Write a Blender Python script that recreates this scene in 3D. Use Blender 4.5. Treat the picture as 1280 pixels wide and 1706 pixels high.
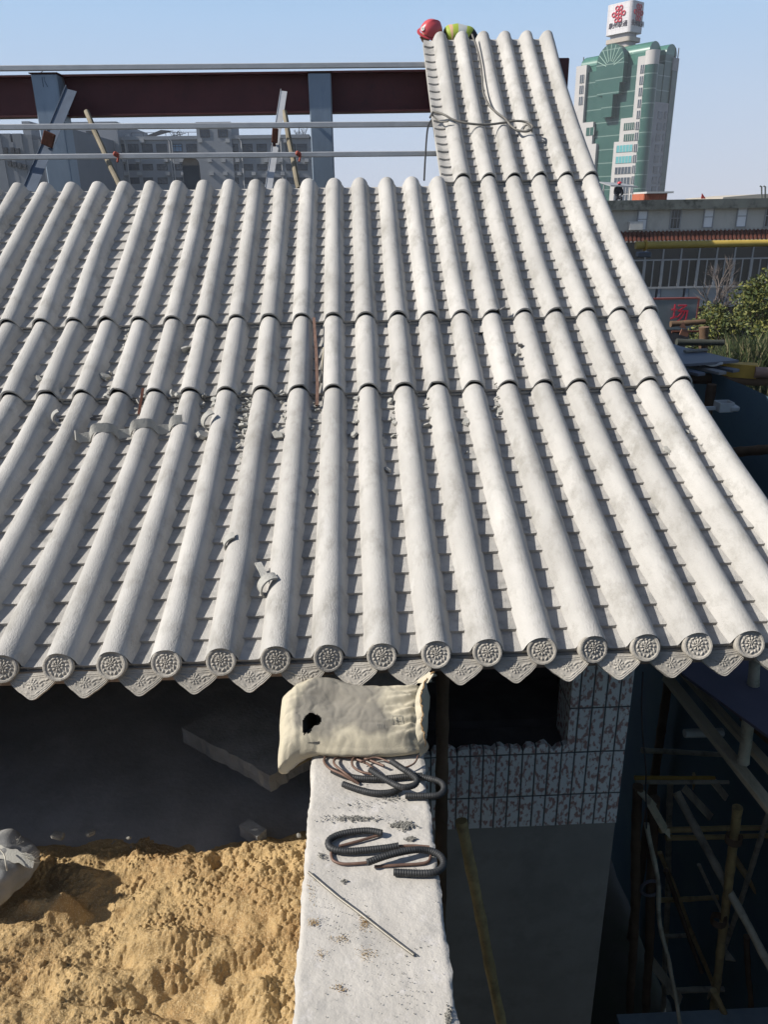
import bpy, math, random
import numpy as np
from mathutils import Vector, Matrix, Euler, noise

random.seed(7); RNG = np.random.default_rng(11)
R = math.radians
SC = bpy.context.scene
COL = SC.collection
for _o in list(bpy.data.objects): bpy.data.objects.remove(_o)

# ------------------------------------------------------------------ camera
PITCH, YAW, ROLL, FPX = 21.5, 1.85, 0.9, 1280.0
CW, CH = 1280.0, 1706.0
CAMR = Matrix.Rotation(R(-YAW), 3, 'Z') @ Matrix.Rotation(R(90-PITCH), 3, 'X') @ Matrix.Rotation(R(-ROLL), 3, 'Z')
cam_d = bpy.data.cameras.new('camera'); cam = bpy.data.objects.new('camera', cam_d); COL.objects.link(cam)
cam.matrix_world = CAMR.to_4x4()
cam_d.sensor_fit = 'VERTICAL'; cam_d.sensor_height = 36.0; cam_d.sensor_width = 27.0
cam_d.lens = 36.0*FPX/CH; cam_d.clip_start = 0.05; cam_d.clip_end = 6000
SC.camera = cam

# ------------------------------------------------------------------ light
SUN_EL, SUN_A = 39.5, 6.5
TO_SUN = Vector((-math.cos(R(SUN_EL))*math.cos(R(SUN_A)), -math.cos(R(SUN_EL))*math.sin(R(SUN_A)), math.sin(R(SUN_EL))))
w = bpy.data.worlds.new('World'); SC.world = w; w.use_nodes = True
nt = w.node_tree; bg = nt.nodes['Background']; sky = nt.nodes.new('ShaderNodeTexSky')
sky.sky_type = 'NISHITA'; sky.sun_disc = False; sky.sun_elevation = R(SUN_EL)
sky.sun_rotation = R(270-SUN_A); sky.air_density = 1.0; sky.dust_density = 0.7; sky.ozone_density = 1.6; sky.altitude = 50
# smog near the horizon: the sky pales to a lavender white
_tc = nt.nodes.new('ShaderNodeTexCoord'); _sp = nt.nodes.new('ShaderNodeSeparateXYZ'); nt.links.new(_tc.outputs['Generated'], _sp.inputs[0])
_mr = nt.nodes.new('ShaderNodeMapRange'); _mr.interpolation_type = 'SMOOTHSTEP'; _mr.inputs[1].default_value = .19; _mr.inputs[2].default_value = .32; _mr.inputs[3].default_value = .95; _mr.inputs[4].default_value = 0; nt.links.new(_sp.outputs[2], _mr.inputs[0])
_mx = nt.nodes.new('ShaderNodeMix'); _mx.data_type = 'RGBA'; nt.links.new(_mr.outputs[0], _mx.inputs[0]); nt.links.new(sky.outputs[0], _mx.inputs[6]); 
_m2 = nt.nodes.new('ShaderNodeMapRange'); _m2.inputs[1].default_value = -.01; _m2.inputs[2].default_value = .21; nt.links.new(_sp.outputs[2], _m2.inputs[0])
_mh = nt.nodes.new('ShaderNodeMix'); _mh.data_type = 'RGBA'; nt.links.new(_m2.outputs[0], _mh.inputs[0]); _mh.inputs[6].default_value = (5.3, 5.6, 6.5, 1); _mh.inputs[7].default_value = (3.55, 5.3, 7.6, 1)
nt.links.new(_mh.outputs[2], _mx.inputs[7])
nt.links.new(_mx.outputs[2], bg.inputs[0]); bg.inputs[1].default_value = 0.084
sd = bpy.data.lights.new('sun', 'SUN'); sd.energy = 5.0; sd.angle = R(0.53); sd.color = (1.0, 0.945, 0.865)
sun = bpy.data.objects.new('sun', sd); COL.objects.link(sun)
sun.rotation_euler = TO_SUN.to_track_quat('Z', 'Y').to_euler(); sun.location = TO_SUN*30
vs = SC.view_settings; vs.view_transform = 'Standard'; vs.look = 'None'; vs.gamma = 1; vs.exposure = 0.46
try: vs.use_curve_mapping = False
except Exception: pass
SC.cycles.max_bounces = 6; SC.cycles.diffuse_bounces = 4; SC.cycles.use_denoising = True

# ------------------------------------------------------------------ pixel rays (to find where a thing stands at a known depth or height)
def ray(px, py): return CAMR @ Vector(((px-CW/2)/FPX, (CH/2-py)/FPX, -1.0))
def atY(px, py, Y): r = ray(px, py); return r*(Y/r.y)
def atX(px, py, X): r = ray(px, py); return r*(X/r.x)
def atZ(px, py, Z): r = ray(px, py); return r*(Z/r.z)
def hAt(px, py, X, Y):
    r = ray(px, py); return r.z*math.hypot(X, Y)/math.hypot(r.x, r.y)

# ------------------------------------------------------------------ object helpers
WL = {}
def tag(o, label=None, cat=None, group=None, kind=None):
    if label: o['label'] = label
    if cat: o['category'] = cat
    if group: o['group'] = group
    if kind: o['kind'] = kind
    return o
def place(o, parent, loc):
    loc = Vector(loc); WL[o.name] = loc.copy()
    if parent is not None:
        o.parent = parent; o.location = loc - WL[parent.name]
    else: o.location = loc
def empty(name, loc, label=None, cat=None, group=None, kind=None):
    o = bpy.data.objects.new(name, None); COL.objects.link(o); o.empty_display_size = .1
    place(o, None, loc); return tag(o, label, cat, group, kind)
def mesh_obj(name, verts, faces, mat, parent=None, smooth=None, origin=None, mats=None, fmat=None):
    """verts in world coordinates"""
    V = np.asarray(verts, float).reshape(-1, 3)
    if origin is None:
        origin = Vector(WL[parent.name]) if parent is not None else Vector((V[:,0].mean(), V[:,1].mean(), V[:,2].min()))
    V = V - np.array(origin)
    me = bpy.data.meshes.new(name)
    if isinstance(faces, np.ndarray): faces = faces.tolist()
    me.from_pydata(V.tolist(), [], faces)
    for m in (mats or [mat]): me.materials.append(m)
    if fmat is not None: me.polygons.foreach_set('material_index', list(fmat))
    if smooth is not None:
        me.polygons.foreach_set('use_smooth', [True]*len(me.polygons))
        if smooth < 179: me.set_sharp_from_angle(angle=R(smooth))
    me.update()
    o = bpy.data.objects.new(name, me); COL.objects.link(o); place(o, parent, origin)
    return o
def copy_obj(src, parent, loc):
    c = src.copy(); COL.objects.link(c); c.parent = None; place(c, parent, loc); return c

class MB:
    def __init__(s): s.v = []; s.f = []
    def add(s, vs, fs):
        n = len(s.v); s.v += [tuple(p) for p in vs]; s.f += [tuple(i+n for i in f) for f in fs]; return s
    def box(s, c, size, rot=None, bev=0.0):
        x, y, z = size[0]/2, size[1]/2, size[2]/2
        M = rot if rot is not None else Matrix.Identity(3)
        c = Vector(c)
        if bev <= 0:
            P = [(-x,-y,-z),(x,-y,-z),(x,y,-z),(-x,y,-z),(-x,-y,z),(x,-y,z),(x,y,z),(-x,y,z)]
            F = [(0,3,2,1),(4,5,6,7),(0,1,5,4),(1,2,6,5),(2,3,7,6),(3,0,4,7)]
        else:
            b = min(bev, x*.9, y*.9, z*.9); P = []; F = []
            def ring(ix, iy, zz):
                return [(-ix,-y if False else -iy,zz),(ix,-iy,zz),(ix,iy,zz),(-ix,iy,zz)]
            # chamfered box: 24 verts
            for sx in (-1,1):
                for sy in (-1,1):
                    for sz in (-1,1):
                        P += [(sx*x, sy*(y-b), sz*(z-b)), (sx*(x-b), sy*y, sz*(z-b)), (sx*(x-b), sy*(y-b), sz*z)]
            idx = lambda sx,sy,sz,a: ((sx>0)*4+(sy>0)*2+(sz>0))*3+a
            for sx in (-1,1): F.append([idx(sx,-1,-1,0),idx(sx,1,-1,0),idx(sx,1,1,0),idx(sx,-1,1,0)][::sx])
            for sy in (-1,1): F.append([idx(-1,sy,-1,1),idx(-1,sy,1,1),idx(1,sy,1,1),idx(1,sy,-1,1)][::sy])
            for sz in (-1,1): F.append([idx(-1,-1,sz,2),idx(1,-1,sz,2),idx(1,1,sz,2),idx(-1,1,sz,2)][::sz])
            for a in (-1,1):
                for c2 in (-1,1):
                    F.append((idx(a,c2,-1,0),idx(a,c2,1,0),idx(a,c2,1,1),idx(a,c2,-1,1)))
                    F.append((idx(a,-1,c2,0),idx(a,1,c2,0),idx(a,1,c2,2),idx(a,-1,c2,2)))
                    F.append((idx(-1,a,c2,1),idx(1,a,c2,1),idx(1,a,c2,2),idx(-1,a,c2,2)))
            for sx in (-1,1):
                for sy in (-1,1):
                    for sz in (-1,1): F.append((idx(sx,sy,sz,0),idx(sx,sy,sz,1),idx(sx,sy,sz,2)))
        return s.add([c + M @ Vector(p) for p in P], F)
    def box2(s, a, b, bev=0.0):
        return s.box([(a[i]+b[i])/2 for i in range(3)], [abs(a[i]-b[i]) for i in range(3)], None, bev)
    def beam(s, p, q, wdt, hgt, up=(0,0,1), bev=0.0):
        p = Vector(p); q = Vector(q); d = (q-p); L = d.length; d.normalize()
        up = Vector(up); sd_ = d.cross(up)
        if sd_.length < 1e-4: sd_ = d.cross(Vector((1,0,0)))
        sd_.normalize(); u = sd_.cross(d)
        M = Matrix((sd_, d, u)).transposed()
        return s.box((p+q)/2, (wdt, L, hgt), M, bev)
    def tube(s, pts, r, n=10, caps=True, radii=None):
        pts = [Vector(p) for p in pts]; m = len(pts)
        T = [(pts[min(i+1,m-1)]-pts[max(i-1,0)]).normalized() for i in range(m)]
        a = Vector((0,0,1)) if abs(T[0].z) < .9 else Vector((1,0,0))
        N = (a - T[0]*a.dot(T[0])).normalized(); V = []
        for i in range(m):
            N = (N - T[i]*N.dot(T[i])); N.normalize(); B = T[i].cross(N)
            rr = radii[i] if radii is not None else r
            for k in range(n):
                t = 2*math.pi*k/n; V.append(pts[i] + (N*math.cos(t)+B*math.sin(t))*rr)
        F = [(i*n+k, i*n+(k+1)%n, (i+1)*n+(k+1)%n, (i+1)*n+k) for i in range(m-1) for k in range(n)]
        if caps: F += [tuple(range(n))[::-1], tuple((m-1)*n+k for k in range(n))]
        return s.add(V, F)
    def build(s, name, mat, parent=None, smooth=None, origin=None, **k):
        return mesh_obj(name, s.v, s.f, mat, parent, smooth, origin, **k)

def grid_faces(nu, nv):
    i = np.arange(nu-1)[:,None]*nv + np.arange(nv-1)[None,:]
    return np.stack([i, i+nv, i+nv+1, i+1], -1).reshape(-1, 4)
def spline(pts, n=8, closed=False):
    P = [Vector(p) for p in pts]; out = []
    m = len(P)
    for i in range(m-1):
        a = P[max(i-1,0)]; b = P[i]; c = P[i+1]; d = P[min(i+2,m-1)]
        for k in range(n):
            t = k/n
            out.append(.5*((2*b)+(c-a)*t+(2*a-5*b+4*c-d)*t*t+(3*b-a-3*c+d)*t**3))
    out.append(P[-1]); return out
def resample(pts, step):
    out = [pts[0]]; acc = 0
    for a, b in zip(pts[:-1], pts[1:]):
        L = (b-a).length
        if L < 1e-9: continue
        while acc + L >= step:
            t = (step-acc)/L; a = a.lerp(b, t); out.append(a); L = (b-a).length; acc = 0
            if L < 1e-9: break
        acc += L
    return out

# numpy value noise (2-D, smooth), fBm
_T = RNG.random((256, 256))
def vnoise(x, y):
    xi = np.floor(x).astype(int); yi = np.floor(y).astype(int); fx = x-xi; fy = y-yi
    fx = fx*fx*(3-2*fx); fy = fy*fy*(3-2*fy); g = lambda a, b: _T[a % 256, b % 256]
    return (g(xi,yi)*(1-fx)+g(xi+1,yi)*fx)*(1-fy)+(g(xi,yi+1)*(1-fx)+g(xi+1,yi+1)*fx)*fy
def fbm(x, y, o=5, g=.5):
    r = 0; a = 1; t = 0
    for i in range(o): r = r + a*vnoise(x*2**i+17*i, y*2**i+31*i); t += a; a *= g
    return r/t - .5

# ------------------------------------------------------------------ materials
MATS = {}; KA = .75     # one overall albedo scale, balanced by the exposure
def mat(name, col, rough=.85, var=.12, scale=6.0, bump=.0, bscale=60.0, metal=0.0, spec=.3, stain=None, stretch=None, alpha=None, emis=None, ramp=(.35,.7), coords='Object', stain2=None, objvar=0.0):
    """Principled with mottling, an optional stain colour and a noise bump; object coordinates (metres)"""
    if name in MATS: return MATS[name]
    m = bpy.data.materials.new(name); m.use_nodes = True; MATS[name] = m
    t = m.node_tree; b = t.nodes['Principled BSDF']; L = t.links.new; N = t.nodes.new
    b.inputs['Roughness'].default_value = rough; b.inputs['Metallic'].default_value = metal
    b.inputs['Specular IOR Level'].default_value = spec
    tc = N('ShaderNodeTexCoord'); mp = N('ShaderNodeMapping'); L(tc.outputs[coords], mp.inputs[0])
    if stretch: mp.inputs['Scale'].default_value = stretch
    oi = N('ShaderNodeObjectInfo'); ad = N('ShaderNodeVectorMath'); ad.operation = 'MULTIPLY_ADD'
    cb = N('ShaderNodeCombineXYZ')
    for i in range(3): L(oi.outputs['Random'], cb.inputs[i])
    L(cb.outputs[0], ad.inputs[0]); ad.inputs[1].default_value = (17.3, 31.7, 11.1); L(mp.outputs[0], ad.inputs[2])
    n1 = N('ShaderNodeTexNoise'); n1.inputs['Scale'].default_value = scale; n1.inputs['Detail'].default_value = 7; n1.inputs['Roughness'].default_value = .62
    L(ad.outputs[0], n1.inputs['Vector'])
    mx = N('ShaderNodeMix'); mx.data_type = 'RGBA'
    mr = N('ShaderNodeMapRange'); mr.inputs[1].default_value = ramp[0]; mr.inputs[2].default_value = ramp[1]
    L(n1.outputs['Fac'], mr.inputs[0]); L(mr.outputs[0], mx.inputs[0])
    c = Vector(col)*KA
    mx.inputs[6].default_value = (*(c*(1-var)), 1)
    hi = Vector([min(1, v*(1+var)) for v in c])
    mx.inputs[7].default_value = (*hi, 1)
    out = mx.outputs[2]
    for k, st in enumerate((stain, stain2)):
        if st:
            scol, sscale, lo, hi_ = st; scol = tuple(v*KA for v in scol)
            n2 = N('ShaderNodeTexNoise'); n2.inputs['Scale'].default_value = sscale; n2.inputs['Detail'].default_value = 8; n2.inputs['Roughness'].default_value = .7
            o2 = N('ShaderNodeVectorMath'); o2.operation = 'ADD'; o2.inputs[1].default_value = (7.7*(k+1), 3.3, 9.1); L(ad.outputs[0], o2.inputs[0]); L(o2.outputs[0], n2.inputs['Vector'])
            r2 = N('ShaderNodeMapRange'); r2.inputs[1].default_value = lo; r2.inputs[2].default_value = hi_
            L(n2.outputs['Fac'], r2.inputs[0])
            m2 = N('ShaderNodeMix'); m2.data_type = 'RGBA'; L(r2.outputs[0], m2.inputs[0]); L(out, m2.inputs[6]); m2.inputs[7].default_value = (*scol, 1); out = m2.outputs[2]
    if objvar:
        r3 = N('ShaderNodeMapRange'); r3.inputs[3].default_value = 1-objvar; r3.inputs[4].default_value = 1+objvar*.6; L(oi.outputs['Random'], r3.inputs[0])
        sc_ = N('ShaderNodeVectorMath'); sc_.operation = 'SCALE'; L(out, sc_.inputs[0]); L(r3.outputs[0], sc_.inputs['Scale']); out = sc_.outputs[0]
    L(out, b.inputs['Base Color'])
    if bump > 0:
        n3 = N('ShaderNodeTexNoise'); n3.inputs['Scale'].default_value = bscale; n3.inputs['Detail'].default_value = 6; n3.inputs['Roughness'].default_value = .6
        L(ad.outputs[0], n3.inputs['Vector'])
        bp = N('ShaderNodeBump'); bp.inputs['Strength'].default_value = bump; bp.inputs['Distance'].default_value = .01
        L(n3.outputs['Fac'], bp.inputs['Height']); L(bp.outputs[0], b.inputs['Normal'])
    if alpha is not None: b.inputs['Alpha'].default_value = alpha
    return m

M_ROOF = mat('roof_concrete', (.555,.537,.503), .9, .13, 3.0, .55, 150, spec=.2, stretch=(1,.45,.45), stain=((.35,.335,.30), 8.0, .50, .74), objvar=.09, stain2=((.64,.63,.60), 9.0, .58, .78))
M_PAN  = mat('pan_concrete', (.52,.50,.465), .9, .14, 5.0, .6, 150, spec=.2, stain=((.30,.295,.28), 8.0, .50, .72), objvar=.12)
M_DISC = mat('ornament_concrete', (.52,.485,.425), .95, .15, 12.0, .3, 90, spec=.15, objvar=.18, stain=((.34,.33,.30), 20.0, .55, .75))
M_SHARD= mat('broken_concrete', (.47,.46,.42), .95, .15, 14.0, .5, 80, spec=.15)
M_BEAM = mat('cast_concrete', (.57,.54,.49), .92, .12, 5.0, .35, 70, spec=.2, stain=((.37,.36,.34), 7.0, .55, .75), stain2=((.66,.63,.60), 18.0, .56, .70))
M_SAND = mat('sand', (.54,.375,.18), .98, .18, 7.0, 1.0, 110, spec=.1, stain=((.38,.23,.10), 2.2, .47, .66), stain2=((.70,.55,.33), 150.0, .52, .64))
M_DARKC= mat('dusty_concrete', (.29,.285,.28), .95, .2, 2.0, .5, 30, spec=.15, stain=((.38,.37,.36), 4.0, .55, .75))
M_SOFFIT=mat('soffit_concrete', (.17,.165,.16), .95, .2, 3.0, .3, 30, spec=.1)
M_FASC = mat('fascia_concrete', (.42,.33,.28), .95, .2, 9.0, .4, 60, spec=.1)
M_CRUMB= mat('mortar', (.30,.29,.26), .98, .2, 20.0, .5, 150, spec=.1)
M_STEELB=mat('grey_primer_steel', (.27,.34,.42), .5, .10, 5.0, .1, 40, metal=.25, spec=.5, stain=((.20,.26,.34), 8.0, .55, .7), stretch=(1,1,.25))
M_TUBE = mat('galvanised_tube', (.52,.53,.54), .42, .10, 6.0, .1, 60, metal=.15, spec=.5)
M_REDST= mat('red_primer_steel', (.105,.028,.030), .6, .15, 3.0, .1, 30, spec=.35, stain=((.07,.022,.024), 5.0, .55, .7))
M_RUST = mat('rust', (.10,.038,.025), .85, .3, 30.0, .3, 90, spec=.2)
M_WHITEST=mat('pale_steel', (.62,.63,.64), .45, .08, 8.0, .1, 60, metal=.3)
M_BAMB = mat('bamboo', (.56,.40,.18), .6, .25, 5.0, .2, 40, spec=.35, stain=((.20,.14,.07), 9.0, .50, .75))
M_BAMBG= mat('weathered_bamboo', (.62,.56,.44), .75, .25, 5.0, .3, 40, spec=.25, stain=((.16,.13,.09), 9.0, .50, .75))
M_TIMB = mat('timber', (.76,.65,.47), .85, .2, 3.0, .4, 40, spec=.2, stretch=(1,.2,1), stain=((.28,.22,.15), 6.0, .5, .75))
M_BROWN= mat('dark_timber', (.17,.11,.07), .9, .3, 4.0, .4, 40, spec=.15)
M_YELB = mat('yellow_tube', (.56,.40,.09), .55, .12, 7.0, .1, 60, spec=.35, stain=((.42,.26,.07), 16.0, .60, .72))
M_YELBEAM=mat('yellow_beam', (.62,.38,.07), .7, .15, 8.0, .1, 60, spec=.3)
M_ROD  = mat('steel_rod', (.30,.28,.24), .5, .2, 20.0, .1, 90, metal=.5)
M_COPP = mat('brown_rod', (.19,.115,.085), .55, .2, 25.0, .1, 90, metal=.2, spec=.4)
M_CONDUIT=mat('black_conduit', (.028,.030,.032), .6, .25, 40.0, .0, 90, spec=.45, stain=((.09,.085,.08), 30.0, .55, .75))
M_CABLE= mat('cable', (.17,.16,.14), .6, .2, 30.0, .0, 90, spec=.35)
M_SACKW= mat('dusty_white_sack', (.36,.36,.35), .85, .15, 9.0, .4, 160, spec=.15, stain=((.20,.20,.20), 6.0, .5, .7))
M_GROUND=mat('ground', (.13,.12,.10), .95, .3, .3, .3, 6, spec=.1, stain=((.07,.09,.04), .2, .45, .65))
M_SHEET= mat('grey_sheet', (.17,.19,.23), .6, .12, 2.0, .1, 20, metal=.2, spec=.4)
M_PURP = mat('plum_sheet', (.105,.095,.135), .8, .12, 2.0, .1, 20, spec=.2)
M_CONCG= mat('plaster_wall', (.37,.35,.33), .93, .12, 1.6, .3, 20, spec=.12, stain=((.29,.275,.26), 3.0, .5, .7))
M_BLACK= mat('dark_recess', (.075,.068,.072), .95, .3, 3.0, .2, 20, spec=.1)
M_WHITE= mat('white_plastic', (.62,.62,.60), .6, .08, 10.0, .05, 60)
# ================================================================== ground
g = MB(); s_ = 590
g.add([(-s_,-s_,-9.5),(s_,-s_,-9.5),(s_,s_,-9.5),(-s_,s_,-9.5)], [(0,1,2,3)])
tag(g.build('ground', M_GROUND, origin=(0,0,-9.5)), kind='structure')

# ================================================================== tiled roof
X0, SP = -.17, .25
PANELS = [  # top joint, bottom joint (crown line, Y, Z), sag, channel tiles, k range
    ('upper', (10.255, 1.92), (8.03, .303), .055, 19, (5, 10)),
    ('third', (8.03, .303), (6.12, -.746), .030, 15, (-17, 10)),
    ('second', (6.12, -.746), (5.352, -1.142), .006, 6, (-17, 10)),
    ('eave', (5.352, -1.142), (3.10, -1.888), .035, 16, (-17, 10)),
]
HC = .098      # crown above channel
def panel_curve(p, n):
    """crown line points (Y,Z), tangents and normals from the top to the bottom; lower end rides up over the next panel"""
    _, a, b, sag, nt_, kr = p
    t = np.linspace(0, 1, n)
    Y = a[0]+(b[0]-a[0])*t; Z = a[1]+(b[1]-a[1])*t - sag*4*t*(1-t)
    dY = np.gradient(Y, t); dZ = np.gradient(Z, t); L = np.hypot(dY, dZ); ty, tz = dY/L, dZ/L
    ny, nz = tz, -ty                      # normal: up and towards the viewer
    off = -.016 + .032*t
    return Y+ny*off, Z+nz*off, ty, tz, ny, nz
_cy = []; _cz = []
for p in PANELS[::-1]:
    Y, Z, *_ = panel_curve(p, 30); _cy += list(Y[::-1]); _cz += list(Z[::-1])
_o = np.argsort(_cy); _cy = np.array(_cy)[_o]; _cz = np.array(_cz)[_o]
def crownZ(Y): return float(np.interp(Y, _cy, _cz))
def rowprof(u):
    """height of the tile rows over the channel bed at distance u across, in [0, HC]"""
    d = abs(u)
    return HC*math.sqrt(max(0, 1-(d/.078)**2)) if d < .078 else 0.0
def on_roof(px, py, off=0.0):
    r = ray(px, py); lo, hi = 2.9, 11.0
    for i in range(60):
        m_ = (lo+hi)/2; k = m_/r.y
        if r.z*k < crownZ(m_)+off: lo = m_      # ray below the roof: farther up the slope
        else: hi = m_
    # ray starts above the roof and meets it from the near side
    ys = np.linspace(2.95, 10.3, 1200); zz = r.z*ys/r.y; c = np.interp(ys, _cy, _cz)+off
    ix = np.where(zz <= c)[0]
    y = ys[ix[0]] if len(ix) else 10.3
    return Vector((r.x*y/r.y, y, crownZ(y)+off))

roof = empty('tiled_roof', (X0, 6.2, -2.1), 'pale grey roof of long half-round tile rows sweeping up to a taller part at right', 'roof')
PAN_HOLES = {('second', 5): (1, .0, .6), }
row_x = {}
for k in range(-18, 12): row_x[k] = X0+k*SP+random.uniform(-.0045, .0045)
def row_mesh(p, k, x):
    name = p[0]; L = math.hypot(p[1][0]-p[2][0], p[1][1]-p[2][1]); n = int(L/.045)+2
    Y, Z, ty, tz, ny, nz = panel_curve(p, n)
    phi = np.linspace(0, math.pi, 15)
    u = -.0785*np.cos(phi); wv = HC*np.sin(phi)**.95
    u = np.concatenate([[-.0875, -.0862], u, [.090, .100]]); wv = np.concatenate([[-.014, .004], wv, [.005, -.012]])
    wv[2] = .019; wv[-3] = .017; u[2] -= .0045; u[3] -= .002; u[-3] += .004
    V = []; m_ = len(u); sd_ = k*7.31+len(name)*3.7
    bow = .036 if name == 'third' and k <= -8 else (.012 if name == 'second' and k <= -8 else 0)
    for i in range(n):
        wob = .006*noise.noise(Vector((Y[i]*.9, sd_, 0.3)))
        fat = 1 + .06*noise.noise(Vector((Y[i]*1.7, sd_, 5.3)))
        for j in range(m_):
            du = u[j]*fat + wob; dw = wv[j]*(1+.05*noise.noise(Vector((Y[i]*2.3, sd_, 9.3))))
            if bow: du = du - bow*math.sin(math.pi*min(1, i/(n-1)))
            ns = noise.noise(Vector((Y[i]*7, x*9+du*30, k*1.3)))*.0013 + noise.noise(Vector((Y[i]*26, du*60, k*2.1)))*.0007
            h = dw - HC + ns
            V.append((x+du, Y[i]+ny[i]*h, Z[i]+nz[i]*h))
    F = grid_faces(n, m_).tolist()
    # end lip: turn inwards and back up inside, so the joint reads as a shell edge
    if name != 'eave':
        base = (n-1)*m_; rim = []
        chip = [0]*m_
        if random.random() < .35 or (name, k) in (('third', 5), ('second', 3), ('third', -2), ('third', 2)):
            c0 = random.randint(5, 13); amp = .05 if (name, k) == ('third', 5) else random.uniform(.006, .018)
            for j in range(m_): chip[j] = amp*max(0, 1-abs(j-c0)/2.2)
        for j in range(m_):
            q = V[base+j]; V[base+j] = (q[0], q[1]-ty[-1]*chip[j]+random.uniform(-.0015,.0015), q[2]-tz[-1]*chip[j])
        for d_in, back in ((.010, .0), (.012, .09)):
            for j in range(m_):
                q = V[base+j]; cx, ch = x, -HC
                du = q[0]-x; f = max(0, 1-d_in/.075)
                h = (wv[j]-0)*f - HC - (.002 if j in (0, m_-1) else 0)
                V.append((x+du*f, Y[-1]+ny[-1]*h-ty[-1]*(back+chip[j]), Z[-1]+nz[-1]*h-tz[-1]*(back+chip[j])))
        for a in range(2):
            o0 = base if a == 0 else base+m_; o1 = base+m_*(a+1)
            for j in range(m_-1): F.append((o0+j, o0+j+1, o1+j+1, o1+j))
    if name == 'upper' or (name == 'third'):
        # closed rounded top end
        c_ = len(V); h = -HC*.55
        V.append((x, Y[0]+ny[0]*h-ty[0]*.012, Z[0]+nz[0]*h-tz[0]*.012))
        for j in range(m_-1): F.append((j+1, j, c_))
    return V, F
def pan_mesh(p, k, x, wide=False):
    name = p[0]; nt_ = p[4]
    Y, Z, ty, tz, ny, nz = panel_curve(p, nt_*3+1)
    us = np.linspace(-.075, .075, 9) if not wide else np.linspace(-.075, .045, 8)
    V = []; F = []; m_ = len(us); rows = 0
    step = .0175; sagc = .012 if (name == 'upper' and k == 5) else .004
    def addrow(i, lift, jit=0):
        for u in us:
            h = -HC - sagc*(1-(u/.0625)**2 if abs(u) < .0625 else 0) + lift + noise.noise(Vector((x*11+u*20, Y[i]*9, k)))*.0015
            ed = noise.noise(Vector((u*40, i*3.3, k*1.7)))*.003*jit
            V.append((x+u, Y[i]+ny[i]*h+ty[i]*ed, Z[i]+nz[i]*h+tz[i]*ed))
    for t in range(nt_):
        tw = random.uniform(-.002, .002); a = t*3
        for q in range(4):
            addrow(a+q, step*(q/3)+tw*(q/3), q == 3); rows += 1
        # vertical drop is the quad between this last row and the next tile's first row (same station)
    hole = None
    for r_ in range(rows-1):
        for j in range(m_-1):
            if (name, k) == ('second', 5) and 3 <= r_ <= 6 and 4 <= j <= 7: continue
            F.append((r_*m_+j, r_*m_+j+1, (r_+1)*m_+j+1, (r_+1)*m_+j))
    # underside lip at the lower end
    if True:
        base = (rows-1)*m_; i = len(Y)-1
        for u in us:
            h = -HC - sagc*(1-(u/.0625)**2 if abs(u) < .0625 else 0) + step - .02
            V.append((x+u, Y[i]+ny[i]*h-ty[i]*.004, Z[i]+nz[i]*h-tz[i]*.004))
        for j in range(m_-1): F.append((base+j, base+j+1, base+m_+j+1, base+m_+j))
    if name in ('upper', 'third'):   # top edge thickness
        base = len(V)
        for u in us:
            h = -HC - .035; V.append((x+u, Y[0]+ny[0]*h, Z[0]+nz[0]*h))
        for j in range(m_-1): F.append((j+1, j, base+j, base+j+1))
    return V, F
for p in PANELS:
    name, a, b, sag, nt_, (k0, k1) = p
    pn = empty('roof_panel', (X0, b[0], b[1]-HC)); pn.parent = roof; pn.location = Vector((X0, b[0], b[1]-HC))-WL[roof.name]
    if name == 'upper': pn['label'] = 'short steep panel of six tile rows reaching the ridge'
    for k in range(k0, k1+1):
        x = row_x[k]
        V, F = row_mesh(p, k, x)
        mesh_obj('tile_row', V, F, M_ROOF, pn, 50, origin=(x, b[0], b[1]-HC))
        V, F = pan_mesh(p, k, x-SP/2)
        mesh_obj('tile_channel', V, F, M_PAN, pn, 30, origin=(x-SP/2, b[0], b[1]-HC))
    # backing slab under the panel (the cast panel's body) with its side faces
    Y, Z, ty, tz, ny, nz = panel_curve(p, 16)
    xl = row_x[k0]-SP/2-.075 if name == 'upper' else row_x[k0]-.2
    xr = row_x[k1]+.085
    V = []; F = []
    for i in range(16):
        for xx, h in ((xl, -HC-.018), (xr, -HC-.018), (xr, -HC-.075), (xl, -HC-.075)):
            V.append((xx, Y[i]+ny[i]*h, Z[i]+nz[i]*h))
    for i in range(15):
        for q in range(4): F.append((i*4+q, i*4+(q+1)%4, i*4+4+(q+1)%4, i*4+4+q))
    F += [(0,1,2,3), (63,62,61,60)]
    mesh_obj('panel_slab', V, F, M_ROOF, pn, None)

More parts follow.
